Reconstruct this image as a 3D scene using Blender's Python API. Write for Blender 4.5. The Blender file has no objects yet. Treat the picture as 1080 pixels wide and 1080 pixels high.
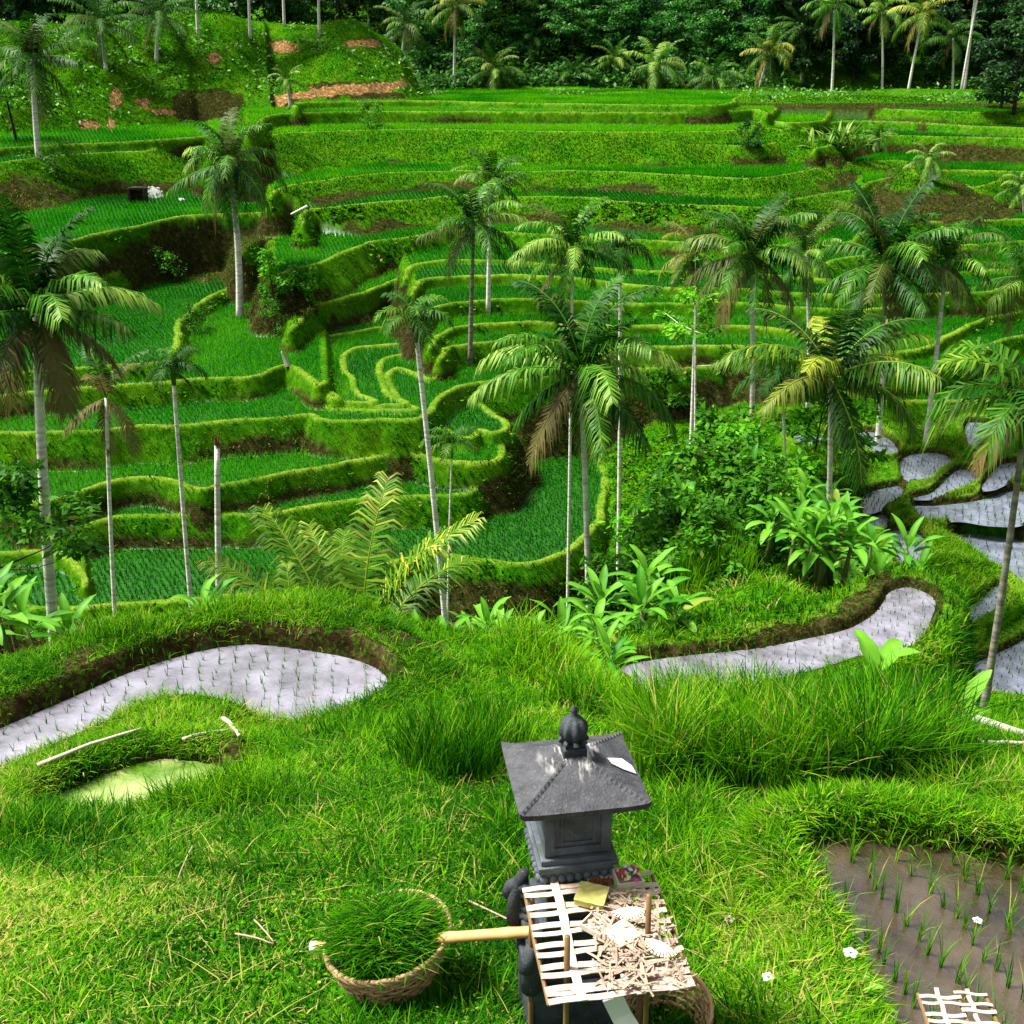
import bpy, bmesh, math, random
import numpy as np
from mathutils import Vector, Matrix
R = math.radians
rng = np.random.default_rng(7)
random.seed(7)
C = bpy.context.scene.collection
PITCH = R(23.0); F = 1158.0
CP, SP = math.cos(PITCH), math.sin(PITCH)

# ------------------------------------------------------------------ survey helpers
def dirs(px, py):
    px = np.asarray(px, float); py = np.asarray(py, float)
    yu = (540 - py) / F; cx = (px - 540) / F
    dy = CP + yu * SP; dz = -SP + yu * CP
    return cx / dy, dz / dy
def P(px, py, Y):
    u, s = dirs(px, py); return (float(u * Y), float(Y), float(s * Y))
def onz(px, py, z):
    u, s = dirs(px, py); Y = z / s
    return np.stack([u * Y, Y, np.full_like(Y, z)], -1)
def tn(py): return -float(dirs(540, py)[1])
def law(py): return 45.0 * (0.479 / tn(py)) ** 0.45
def lawr(py): return 34.0 * (0.598 / tn(py)) ** 0.805
def smooth(a, b, x):
    t = np.clip((x - a) / (b - a), 0, 1); return t * t * (3 - 2 * t)
_tab = np.random.default_rng(3).random((256, 256))
def vnoise(x, y, s, seed=0):
    X = x / s + seed * 17.3; Y = y / s + seed * 9.1
    i = np.floor(X).astype(int); j = np.floor(Y).astype(int); f = X - i; g = Y - j
    f = f * f * (3 - 2 * f); g = g * g * (3 - 2 * g)
    a = _tab[i & 255, j & 255]; b = _tab[(i + 1) & 255, j & 255]
    c = _tab[i & 255, (j + 1) & 255]; d = _tab[(i + 1) & 255, (j + 1) & 255]
    return (a * (1 - f) + b * f) * (1 - g) + (c * (1 - f) + d * f) * g - 0.5
def fbm(x, y, s, seed=0, o=3):
    r = 0; a = 1.0
    for k in range(o): r = r + a * vnoise(x, y, s / 2 ** k, seed + k); a *= 0.5
    return r
def dense(pts, step=5.0):
    """Catmull-Rom through traced points"""
    p = np.array(pts, float)
    q = np.vstack([2 * p[0] - p[1], p, 2 * p[-1] - p[-2]])
    out = []
    for i in range(1, len(q) - 2):
        n = max(1, int(np.hypot(*(q[i + 1] - q[i])) / step))
        t = (np.arange(n) / n)[:, None]
        a, b, c, d = q[i - 1], q[i], q[i + 1], q[i + 2]
        out.append(0.5 * (2 * b + (c - a) * t + (2 * a - 5 * b + 4 * c - d) * t ** 2 + (3 * b - a - 3 * c + d) * t ** 3))
    out.append(p[-1:])
    return np.vstack(out)
def dense_closed(pts, step=5.0):
    p = [tuple(a) for a in pts]
    return dense(p[-2:] + p + p[:2], step)[0:] if False else _closed(np.array(p, float), step)
def _closed(p, step):
    n0 = len(p); out = []
    for i in range(n0):
        a, b, c, d = p[i - 1], p[i], p[(i + 1) % n0], p[(i + 2) % n0]
        n = max(1, int(np.hypot(*(c - b)) / step)); t = (np.arange(n) / n)[:, None]
        out.append(0.5 * (2 * b + (c - a) * t + (2 * a - 5 * b + 4 * c - d) * t ** 2 + (3 * b - a - 3 * c + d) * t ** 3))
    return np.vstack(out)

# ------------------------------------------------------------------ the land: a grid fanned out over the valley
NU = 900
U = np.linspace(-0.74, 0.74, NU)
def rows(a, b, s): return np.arange(a, b, s)
YV = np.concatenate([rows(2.4, 8.5, .022), rows(8.5, 18, .04), rows(18, 44, .085), rows(44, 80, .1), rows(80, 150, .17), rows(150, 182, .5), rows(182, 350, 1.6)])
NY = len(YV)
GX = U[None, :] * YV[:, None]; GY = np.repeat(YV[:, None], NU, 1)
SF = 1.2
ctrl = []
def cp(px, py, Y): ctrl.append(P(px, py, Y))
for px in (-40, 130, 300, 470, 640, 820, 1000, 1130):
    for py, Y in ((1080, 4.0), (1000, 4.8), (940, 5.45)): cp(px, py, Y)
for px in (-40, 40): cp(px, 900, 6.2); cp(px, 872, 7.1)
for px in (140, 250): cp(px, 900, 6.15); cp(px, 875, 6.9); 
for px in (370, 480, 600, 700, 800): cp(px, 900, 5.9); cp(px, 850, 6.85); cp(px, 800, 8.15)
for px in (900, 1000, 1100): cp(px, 868, 5.9); cp(px, 835, 6.7); cp(px, 800, 7.8)
for px in (700, 800, 900, 960): cp(px, 772, 9.1)
for px in (665, 740, 820, 900, 960):
    for Y, py in ((11.0, 762), (12.5, 756), (14.5, 750)): cp(px, py, Y)
for px in (1020, 1060, 1110): cp(px, 780, 10.4); cp(px, 757, 12.0)
for px, py, Y in ((-30, 845, 8.6), (60, 800, 9.0), (150, 775, 9.25), (230, 755, 9.6), (300, 790, 9.0), (360, 770, 9.6), (420, 745, 10.3), (500, 740, 10.4), (590, 740, 10.3), (640, 745, 10.0),
                  (450, 700, 12.0), (520, 690, 12.4), (590, 690, 12.4), (430, 660, 13.6), (540, 664, 13.4), (-30, 735, 11.3), (50, 690, 12.8), (130, 655, 13.9), (250, 640, 14.3), (340, 638, 14.3), (400, 642, 14.2)):
    cp(px, py, Y)
for x, y, z in ((-14, 19, -13), (-9, 19.5, -13.5), (-4, 19.5, -13), (0, 18.5, -12), (-18, 25, -19), (-10, 25, -19.5), (-4, 25, -19), (1, 25, -17.5), (-22, 32, -24), (-10, 32, -24.5), (0, 32, -23), (-26, 39, -25), (-10, 39, -25), (0, 39, -25),
                (2.0, 16.5, -11.3), (5, 16.5, -11.5), (8, 16.5, -12.4), (2.2, 20, -11.7), (5, 20, -11.9), (8, 22, -12.0), (4, 25, -13), (8, 25.8, -12.8), (5, 28, -15.5), (8, 28, -14.6), (5, 31, -18), (8.5, 31, -17), (5, 35, -21.5), (9, 36, -21), (4, 45, -23), (8, 45, -22),
                (10.5, 18, -14.5), (11, 23, -16), (10.5, 27, -17.5), (15, 20, -16), (18, 25, -18), (16, 15, -12), (12, 14, -10.5)):
    ctrl.append((x, y, z))
for px in (840, 900, 960, 1020, 1080, 1140):
    for py in (720, 660, 600, 550, 500, 455):
        if px < 940 and py > 560: continue
        ctrl.append(P(px, py, lawr(py)))
for x, z in ((-40, -25), (-20, -25), (-5, -24), (8, -20.5)): ctrl.append((x, 55, z)); ctrl.append((x, 75, z))
for x in (22, 34): ctrl.append((x, 56, -18.6)); ctrl.append((x, 75, -18.6))
ctrl = np.array(ctrl)
def rbf_fit(p):
    d = np.hypot(p[:, None, 0] - p[None, :, 0], p[:, None, 1] - p[None, :, 1])
    n = len(p); A = np.zeros((n + 3, n + 3)); A[:n, :n] = d + np.eye(n) * -0.15
    A[:n, n] = 1; A[:n, n + 1:] = p[:, :2]; A[n:, :n] = A[:n, n:].T
    return np.linalg.solve(A, np.concatenate([p[:, 2], np.zeros(3)]))
W = rbf_fit(ctrl)
def rbf(x, y):
    o = W[-3] + W[-2] * x + W[-1] * y
    for k in range(len(ctrl)): o += W[k] * np.hypot(x - ctrl[k, 0], y - ctrl[k, 1])
    return o
nb = int(np.searchsorted(YV, 74))
GZ = np.full((NY, NU), -25.0)
GZ[:nb] = rbf(GX[:nb].copy(), GY[:nb].copy())
n1 = fbm(GX, GY, 2.2, 1) * 0.16 + fbm(GX, GY, 0.5, 4) * 0.07
GZ += n1 * np.clip(GY / 12, .5, 2.0)
M_PAD = np.zeros((NY, NU), np.float32); M_DIRT = M_PAD.copy(); M_BUND = M_PAD.copy(); M_BANK = M_PAD.copy(); M_WET = M_PAD.copy()

def world_poly(pix, z):
    q = onz(pix[:, 0], pix[:, 1], z); return q[:, :2]
def inside_rows(poly, r0, r1):
    """even-odd fill of the fan grid, row by row"""
    a = poly; b = np.roll(poly, -1, 0); out = np.zeros((r1 - r0, NU), bool)
    for i in range(r0, r1):
        y = YV[i]; m = (a[:, 1] > y) != (b[:, 1] > y)
        if not m.any(): continue
        xs = a[m, 0] + (y - a[m, 1]) * (b[m, 0] - a[m, 0]) / (b[m, 1] - a[m, 1])
        out[i - r0] = (np.searchsorted(np.sort(xs), U * y) & 1).astype(bool)
    return out
def seg_dist(path, D, closed=False):
    """distance to a path, filled in only within D of it: (row0,row1,array)"""
    q = path if not closed else np.vstack([path, path[:1]])
    r0 = max(0, np.searchsorted(YV, q[:, 1].min() - D)); r1 = min(NY, np.searchsorted(YV, q[:, 1].max() + D) + 1)
    out = np.full((r1 - r0, NU), 1e3, np.float32)
    for k in range(len(q) - 1):
        (ax, ay), (bx, by) = q[k], q[k + 1]
        i0 = max(r0, np.searchsorted(YV, min(ay, by) - D)); i1 = min(r1, np.searchsorted(YV, max(ay, by) + D) + 1)
        if i1 <= i0: continue
        yl = YV[i0]; yh = YV[i1 - 1]; xl = min(ax, bx) - D; xh = max(ax, bx) + D
        u0 = min(xl / yl, xl / yh); u1 = max(xh / yl, xh / yh)
        j0 = np.searchsorted(U, u0); j1 = np.searchsorted(U, u1) + 1
        if j1 <= j0 or j0 >= NU: continue
        X = GX[i0:i1, j0:j1]; Yy = GY[i0:i1, j0:j1]; dx, dy = bx - ax, by - ay
        t = np.clip(((X - ax) * dx + (Yy - ay) * dy) / max(dx * dx + dy * dy, 1e-9), 0, 1)
        d = np.hypot(X - ax - t * dx, Yy - ay - t * dy)
        s = out[i0 - r0:i1 - r0, j0:j1]; np.minimum(s, d, out=s)
    return r0, r1, out

# ------------------------------------------------------------------ rice terraces: every lip as traced, each a level contour
def z_at(py): return -law(py) * tn(py)
z3 = z_at(443)
LIPS = [  # name, level, bank steepness, points of the lip
 ('T0', z_at(590), 1.4, [(-90, 645), (100, 642), (250, 628), (380, 606), (440, 590), (475, 586), (500, 591), (540, 597), (580, 592), (612, 574), (630, 548), (637, 512), (630, 482), (618, 455), (610, 430)]),
 ('T1b', z_at(572), 2.5, [(-90, 588), (0, 585), (50, 583), (64, 588), (76, 600), (84, 620)]),
 ('T1', z_at(544), 1.5, [(-90, 553), (0, 551), (30, 549), (55, 551), (75, 558), (90, 557), (135, 546), (200, 544), (270, 544), (307, 538), (350, 531), (420, 526), (470, 523), (495, 520), (508, 509), (520, 492), (535, 470), (530, 450), (522, 430)]),
 ('T2', z_at(500), 2.2, [(-90, 522), (-30, 521), (0, 521), (20, 525), (28, 530), (50, 529), (82, 521), (117, 509), (155, 504), (187, 508), (205, 515), (237, 513), (270, 507), (307, 500), (345, 494), (377, 487), (410, 481), (440, 481), (455, 484), (477, 487), (500, 488), (520, 487), (529, 484), (533, 475), (526, 464), (518, 456), (511, 448), (505, 440)]),
 ('T3', z3, 1.7, [(-90, 458), (0, 458), (60, 458), (110, 455), (140, 452), (187, 450), (240, 446), (270, 443), (300, 440), (328, 438), (341, 443), (358, 446), (395, 444), (430, 443), (445, 441), (453, 434), (460, 424), (474, 415), (490, 408), (510, 404), (540, 402), (600, 396), (695, 390), (747, 389), (770, 385), (810, 386), (860, 402), (925, 424), (1030, 422), (1150, 410)]),
 ('N', -18.5, 1.8, [(440, 436), (452, 439), (462, 449), (476, 458), (490, 462), (500, 460), (507, 454), (520, 457), (535, 452), (522, 440), (509, 428), (508, 418), (520, 411), (545, 408), (575, 402)]),
 ('F10', z3 + .1, 1.5, [(296, 403), (330, 419), (350, 430), (437, 433), (424, 425), (417, 412), (413, 398), (420, 390), (440, 396), (455, 402), (472, 392), (490, 385), (505, 378), (530, 368)]),
 ('F9', z3 + .2, 2.2, [(296, 399), (330, 415), (350, 426), (427, 427), (412, 418), (406, 403), (401, 391), (403, 381), (412, 377), (440, 374), (470, 373), (490, 366)]),
 ('F8', z3 + .35, 2.2, [(296, 395), (330, 411), (350, 422), (395, 424), (382, 416), (370, 401), (361, 387), (362, 377), (375, 368), (395, 365), (430, 363), (465, 360), (490, 350)]),
 ('RB1', -16.4, 2.2, [(462, 380), (474, 368), (490, 366), (510, 362), (540, 360), (600, 362), (675, 367), (780, 366), (850, 379), (930, 396), (985, 392), (1020, 380), (1060, 360), (1150, 342)]),
 ('F7', z3 + .55, 2.0, [(296, 391), (316, 396), (331, 407), (346, 417), (360, 420), (342, 410), (328, 397), (322, 383), (329, 368), (345, 356), (377, 351), (400, 346), (440, 343), (470, 335)]),
 ('RB2', -15.9, 2.2, [(452, 366), (472, 350), (500, 344), (540, 341), (600, 342), (662, 345), (785, 345), (850, 353), (930, 371), (980, 367), (1003, 353), (1030, 341), (1060, 332), (1150, 322)]),
 ('F8b', -15.1, 2.2, [(440, 338), (458, 328), (480, 321), (540, 316), (600, 318), (662, 322), (785, 320), (860, 327), (920, 327), (955, 323), (1000, 318), (1060, 316), (1150, 310)]),
 ('F7b', -14.5, 2.2, [(436, 312), (442, 300), (452, 295), (500, 292), (540, 291), (600, 294), (660, 301), (722, 305), (790, 306), (880, 312), (960, 312), (1035, 309), (1065, 305), (1150, 300)]),
 ('T4', -16.5, 1.8, [(-90, 425), (-30, 420), (60, 413), (100, 410), (150, 405), (200, 401), (240, 399), (270, 397), (285, 393), (302, 388), (314, 391), (327, 399), (336, 408), (345, 403)]),
 ('P5a', -15.75, 1.5, [(-90, 400), (40, 392), (110, 388), (160, 384), (183, 377), (187, 362), (190, 346), (200, 331), (215, 319), (235, 309), (255, 301), (272, 296), (302, 288), (310, 282)]),
 ('F6L', -15.3, 2.4, [(305, 350), (325, 331), (340, 321), (358, 317), (382, 310), (410, 299), (428, 293), (440, 286), (460, 276)]),
 ('F6', -14.3, 1.0, [(428, 294), (432, 286), (445, 279), (485, 275), (540, 277), (572, 279), (640, 284), (695, 287), (740, 288), (790, 290), (880, 296), (950, 292), (1010, 288), (1045, 286), (1150, 284)]),
 ('F5b', -13.75, .8, [(860, 285), (880, 276), (930, 268), (1000, 261), (1065, 256), (1150, 253)]),
 ('F5', -13.3, 1.2, [(285, 296), (302, 287), (330, 280), (357, 270), (382, 259), (395, 255), (445, 249), (482, 244), (540, 246), (600, 250), (665, 254), (725, 256), (790, 259), (868, 260), (897, 257), (908, 247), (930, 240), (972, 236), (1080, 232), (1150, 231)]),
 ('L4a', -14.4, 1.5, [(-90, 318), (0, 312), (60, 306), (100, 297), (140, 281), (154, 272), (160, 276), (162, 268)]),
 ('L4', -13.3, 2.0, [(252, 268), (262, 259), (275, 254), (300, 251), (314, 246), (319, 239), (312, 232), (305, 222)]),
 ('L3', -11.8, 3.0, [(-90, 275), (0, 270), (45, 263), (60, 258), (100, 248), (150, 238), (185, 230), (230, 227), (270, 226), (287, 224), (292, 219), (284, 212), (265, 204)]),
 ('F4', -11.6, .45, [(318, 236), (320, 228), (327, 222), (340, 221), (370, 217), (410, 213), (440, 211), (485, 207), (540, 208), (615, 209), (640, 212), (690, 216), (790, 219), (822, 219), (838, 212), (872, 205), (922, 200), (965, 197), (1010, 195), (1026, 198), (1045, 194), (1060, 188)]),
 ('F3', -10.4, .34, [(287, 207), (292, 200), (330, 193), (382, 186), (420, 183), (490, 181), (540, 182), (607, 181), (690, 184), (790, 189), (830, 185), (880, 175), (897, 172), (950, 170), (962, 176), (966, 184), (985, 178)]),
 ('F2b', -8.7, .8, [(630, 143), (655, 147), (672, 151), (690, 152.5), (740, 153), (790, 154), (815, 152), (835, 146), (850, 138)]),
 ('F2L', -8.8, .5, [(-90, 184), (-30, 177), (0, 172), (50, 166), (132, 161), (158, 160), (170, 153), (180, 143)]),
 ('F2', -7.75, .42, [(225, 154), (240, 150), (270, 146), (307, 141), (382, 138), (470, 137), (540, 139), (690, 140), (765, 139), (812, 136), (826, 138), (840, 131), (845, 124)]),
 ('G1', -7.3, 2.0, [(795, 133), (806, 128), (830, 130), (868, 128), (873, 123), (880, 117)]),
 ('F1L', -8.1, 2.0, [(-90, 166), (0, 157), (120, 151), (200, 146), (240, 141), (265, 133), (275, 126)]),
 ('F1', -6.5, 2.0, [(262, 140), (275, 128), (288, 122), (340, 119), (413, 118), (540, 118.5), (647, 119), (710, 119.5), (765, 118), (800, 116), (808, 121), (820, 114)]),
 ('F0', -5.8, 1.6, [(312, 113), (320, 109), (452, 107), (540, 109), (715, 111.5), (762, 111), (776, 105), (782, 98)]),
 ('G3', -11.1, 1.6, [(905, 200), (930, 190), (970, 184), (997, 180), (1052, 181), (1150, 182)]),
 ('G2', -8.8, 1.0, [(860, 158), (900, 147), (937, 143.5), (1050, 146), (1150, 148)]),
 ('G1b', -7.9, 1.5, [(850, 137), (892, 128.5), (970, 130), (1042, 134), (1150, 138)]),
 ('G0', -6.7, 1.0, [(760, 114), (830, 112), (900, 114), (1000, 118), (1150, 121)]),
]
r30 = int(np.searchsorted(YV, 34))
LIPZ = {}
best = np.full((NY, NU), -1e3)           # highest terrace surface so far
own = np.full((NY, NU), -1, np.int16)
DD = 6.0
wob = fbm(GX, GY, 1.6, 9) * 0.5 + fbm(GX, GY, 6.0, 12) * 0.5
HT = {'F2': 2.9, 'F3': 1.5, 'F4': 1.7, 'F5': 2.0, 'F2L': 3.2, 'L3': 3.2, 'T3': 1.7, 'F6': .9, 'F0': .9, 'F1': 1.5, 'F5b': .9}
THR = {'F2': .95, 'T3': .62, 'T2': .55, 'T1': .7, 'L3': .35, 'F2L': .5, 'F1': .6, 'F0': .75, 'F3': .5, 'F4': .55}
for li, (nm, z, slope, pts) in enumerate(LIPS):
    DD = 9.0 if slope < .55 else 6.0
    LIPZ[nm] = z
    lip = world_poly(dense(pts, 4.0), z)
    # a lip is a hand-cut earth edge: small wander
    lip = lip + np.stack([fbm(lip[:, 0], lip[:, 1], 2.0, 21, 3), fbm(lip[:, 0], lip[:, 1], 2.0, 31, 3)], 1) * 0.42
    a, b = lip[0], lip[-1]
    fa = 365.0 / a[1]; fb = 365.0 / b[1]
    poly = np.vstack([lip, [b * fb], [a * fa]])
    r0 = max(0, np.searchsorted(YV, poly[:, 1].min() - DD)); r1 = NY
    ins = inside_rows(poly, r0, r1)
    s0, s1, dd = seg_dist(lip, DD)
    D = np.full(ins.shape, 1e3, np.float32); D[s0 - r0:s1 - r0] = dd; DL = D.copy()
    for e0, e1 in ((a, a * min(fa, (a[1] + 40) / a[1])), (b, b * min(fb, (b[1] + 40) / b[1]))):
        t = np.linspace(0, 1, 14)[:, None]
        s0, s1, dd = seg_dist(e0 + (e1 - e0) * t, DD)
        q = D[s0 - r0:s1 - r0]; np.minimum(q, dd, out=q)
    sd = np.where(ins, -D, D)
    wv = wob[r0:r1]; DS = np.full(ins.shape, 1e3, np.float32)
    for e0, e1 in ((a, a * min(fa, (a[1] + 40) / a[1])), (b, b * min(fb, (b[1] + 40) / b[1]))):
        t = np.linspace(0, 1, 14)[:, None]; s0, s1, dd = seg_dist(e0 + (e1 - e0) * t, DD); q = DS[s0 - r0:s1 - r0]; np.minimum(q, dd, out=q)
    slp = np.where(DS <= DL + .3, np.maximum(slope, 2.0), slope)
    out_z = z + .06 - np.maximum(sd - .12, 0) * slp * (1 + .55 * wv) + np.clip(sd, 0, 3) * wv * .12
    bund = (.11 + .10 * wv) * np.exp(-((DL - .10) / .15) ** 2)
    zz = np.where(sd < .12, z + bund, out_z)
    zz = np.where(sd > DD - .2, -1e3, zz)
    sub = best[r0:r1]; m = zz > sub; sub[m] = zz[m]
    pad = (sd < -.28); bu = (np.abs(np.where(ins, -DL, DL) + .06) < .20)
    for arr, val in ((M_PAD, pad), (M_BUND, bu), (M_BANK, sd > .25)):
        t = arr[r0:r1]; t[m] = val[m].astype(np.float32)
    t = M_WET[r0:r1]; t[m] = (np.maximum(z - zz, 0) / HT.get(nm, 1.2) - THR.get(nm, .6))[m]
    o = own[r0:r1]; o[m] = li
hill = best > GZ
DROP = np.where(hill & (M_BANK > .5), M_WET, -9)            # how far below the lip, on a bank
M_PAD *= hill; M_BUND *= hill
M_BANK = np.where(hill, M_BANK, 1).astype(np.float32)
GZ = np.maximum(GZ, best)
M_WET = np.zeros((NY, NU), np.float32)

# the grassy mound and the wooded hill behind the top fields
GPX = 540 + F * U[None, :] / 0.938 + 0 * GY     # column bearing near the horizon, used as a bearing only
bear = [-400, 0, 60, 120, 170, 200, 240, 262, 290, 330, 380, 405, 425, 438, 446, 460, 1500]
foot = np.interp(GPX, bear, [150, 143, 139, 136, 133, 131, 127, 123, 114, 108, 103, 100, 98, 97.5, 97, 96.5, 96])
crest = np.interp(GPX, bear, [26, 24, 26, 28, 26, 8, 14, 22, 25, 28, 22, 36, 50, 78, 95, 97, 96])
def pyslope(py):
    yu = (540 - py) / F; return (-SP + yu * CP) / (CP + yu * SP)
zf1 = np.interp(GPX, [250, 285], [-8.1, -6.5]); sl_f = pyslope(foot); Yf = np.clip(zf1 / np.minimum(sl_f, -.03), 60, 138)
Yf = np.where(foot > 112, np.minimum(Yf, 132), np.interp(foot, [96, 112], [134, 132]))
Yc = Yf + 24
t = np.clip((GY - Yf) / (Yc - Yf), 0, 1)
ck = crest + vnoise(GX, GY, 9, 44) * 7
zc = pyslope(ck) * Yc
mn = fbm(GX, GY, 7, 50, 4)
gully = np.exp(-((GPX - 292) / 12.0) ** 2) * 1.2 * np.sin(np.pi * np.clip(t, 0, 1))
prof = np.where(t < .12, t / .12 * .22, .22 + .78 * (1 - (1 - (t - .12) / .88) ** 1.5))
zm = zf1 + (zc - zf1) * prof + mn * 2.4 * np.sin(np.pi * t) ** .6 * (zc > zf1 + 2) - gully
zm = np.where(GY > Yc, np.maximum(zc - (GY - Yc) * .15, zf1), zm)
live = (GY > Yf) & (zc > zf1 + .5)
MOUND = live & (zm > GZ)
GZ = np.where(MOUND, zm, GZ)
M_PAD[MOUND] = 0; M_BUND[MOUND] = 0; M_BANK[MOUND] = 1; DROP[MOUND] = -9
cliff = MOUND & (t < .16) & ((foot < 104) | (mn > -.1)) & (GPX > -60)
M_DIRT[cliff] = 1
# the wooded hill rises behind everything
zh = np.where(GY > 142, -6.9 + (GY - 168) * .03 + np.clip(GY - 172, 0, 400) * .24 + fbm(GX, GY, 25, 60) * 3, -1e3)
zh_m = zh > GZ
GZ = np.where(zh_m, zh, GZ)
M_PAD[zh_m] = 0; M_BUND[zh_m] = 0; M_BANK[zh_m] = 1

# ------------------------------------------------------------------ flooded fields
PONDS = [  # name, water level, bund height, bund reach (flat, blend), outline traced at the water's edge
 ('near_left', -7.05, .26, .5, 1.1, [(-60, 850), (0, 826), (60, 797), (110, 775), (145, 756), (200, 745), (250, 752), (285, 768), (318, 774), (350, 763), (385, 748), (410, 728), (404, 710), (375, 696), (330, 687), (270, 680), (225, 684), (180, 695), (130, 712), (70, 738), (0, 768), (-60, 792)]),
 ('algae', -6.3, .10, .25, .7, [(40, 868), (48, 848), (85, 830), (130, 812), (165, 803), (200, 804), (235, 812), (242, 826), (200, 842), (150, 858), (110, 872), (70, 880)]),
 ('near_right', -4.88, .14, .18, .6, [(846, 905), (858, 895), (890, 889), (940, 892), (1000, 900), (1060, 915), (1105, 930), (1135, 1040), (1125, 1120), (1080, 1130), (960, 1120), (925, 1060), (905, 1010), (880, 965), (858, 930)]),
 ('winding', -12.0, .22, .55, 1.7, [(652, 706), (690, 696), (740, 690), (800, 684), (850, 674), (893, 664), (920, 650), (932, 636), (938, 625), (960, 620), (985, 632), (982, 652), (968, 675), (948, 688), (900, 697), (872, 706), (820, 720), (760, 732), (690, 736), (662, 724)]),
 ('w1', None, .34, .28, 1.2, [(838, 463), (848, 457), (868, 460), (872, 468), (850, 472)]),
 ('w2', None, .34, .28, 1.2, [(904, 461), (922, 458), (940, 468), (943, 478), (927, 481), (910, 471)]),
 ('w3', None, .34, .28, 1.2, [(1018, 448), (1040, 446), (1060, 450), (1056, 475), (1036, 481), (1022, 472)]),
 ('w4', None, .34, .28, 1.2, [(955, 485), (985, 480), (1000, 488), (985, 498), (975, 507), (957, 505)]),
 ('w5', None, .34, .28, 1.2, [(910, 534), (915, 522), (945, 515), (948, 524), (932, 535), (914, 540)]),
 ('w6', None, .34, .28, 1.2, [(966, 524), (984, 519), (998, 506), (1010, 498), (1026, 502), (1020, 512), (1000, 521), (982, 525)]),
 ('w7', None, .34, .28, 1.2, [(1037, 514), (1047, 500), (1056, 492), (1074, 491), (1070, 502), (1055, 512), (1046, 515)]),
 ('w8', None, .34, .28, 1.2, [(962, 534), (990, 533), (1030, 528), (1060, 519), (1085, 522), (1080, 552), (1048, 555), (1010, 550), (980, 553), (968, 545)]),
 ('w9', None, .34, .28, 1.2, [(902, 552), (915, 547), (930, 545), (933, 553), (918, 563), (905, 563)]),
 ('w10', None, .34, .28, 1.2, [(937, 565), (955, 562), (970, 568), (976, 580), (970, 596), (955, 598), (947, 590), (944, 576)]),
 ('w11', None, .34, .28, 1.2, [(1004, 562), (1020, 558), (1056, 562), (1085, 575), (1120, 600), (1110, 640), (1085, 625), (1065, 607), (1040, 595), (1020, 581), (1002, 573)]),
 ('w12', None, .34, .28, 1.2, [(1006, 660), (1012, 650), (1030, 636), (1048, 622), (1056, 628), (1050, 642), (1030, 655), (1016, 664)]),
 ('w13', None, .34, .28, 1.2, [(996, 686), (1002, 674), (1020, 672), (1018, 682), (1006, 690)]),
 ('w14', None, .34, .28, 1.3, [(984, 716), (1000, 706), (1030, 698), (1060, 685), (1100, 668), (1130, 690), (1110, 730), (1080, 738), (1050, 736), (1010, 730), (990, 724)]),
]
WATER = []; GZ0 = GZ.copy(); SDP = np.full(GZ.shape, 1e3, np.float32)
for nm, zw, rim, flat, reach, pts in PONDS:
    pix = dense_closed(pts, 4.0)
    if nm in ('w1', 'w2', 'w4', 'w5', 'w6', 'w7', 'w9', 'w10', 'w12', 'w13'): pix = pix.mean(0) + (pix - pix.mean(0)) * 1.2
    if zw is None:
        yb = max(p[1] for p in pts) - 2; zw = -lawr(yb) * tn(yb)
    poly = world_poly(pix, zw)
    lo, hi = poly[:, 1].min() - reach - 1, poly[:, 1].max() + reach + 1
    r0 = max(0, np.searchsorted(YV, lo)); r1 = min(NY, np.searchsorted(YV, hi))
    ins = inside_rows(poly, r0, r1)
    s0, s1, dd = seg_dist(poly, reach + .6, closed=True)
    D = np.full(ins.shape, 1e3, np.float32)
    a0, a1 = max(s0, r0), min(s1, r1); D[a0 - r0:a1 - r0] = dd[a0 - s0:a1 - s0]
    D = D + wob[r0:r1] * .06 * (zw < -5)
    sd = np.where(ins, -D, D)
    base = GZ0[r0:r1]; mine = sd < SDP[r0:r1]
    rimz = zw + rim * (1 + .5 * wob[r0:r1]) + n1[r0:r1] * .4
    k = smooth(flat, reach, sd)
    bump = rimz * (1 - k) + base * k
    bump = np.where(sd < .16, zw - .2 + (rim + .2) * smooth(-.14, .16, sd), bump)
    bump = np.where(sd < -.14, zw - .2 + wob[r0:r1] * .05, bump)
    use = (sd < reach) & mine; SDP[r0:r1] = np.minimum(SDP[r0:r1], sd)
    GZ[r0:r1] = np.where(use, bump, GZ[r0:r1])
    for arr, val in ((M_PAD, 0), (M_BANK, 0)): q = arr[r0:r1]; q[use] = val
    q = M_BUND[r0:r1]; q[use & (sd > .05) & (sd < flat + .2)] = .6
    q = M_WET[r0:r1]; q[sd < 0.02] = 1
    q = M_DIRT[r0:r1]; q[(sd < (.2 if nm in ('near_left', 'winding') else .1)) & (sd > -.3)] = 1
    q = DROP[r0:r1]; q[use] = -9
    WATER.append((nm, zw, poly, pix))

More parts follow.
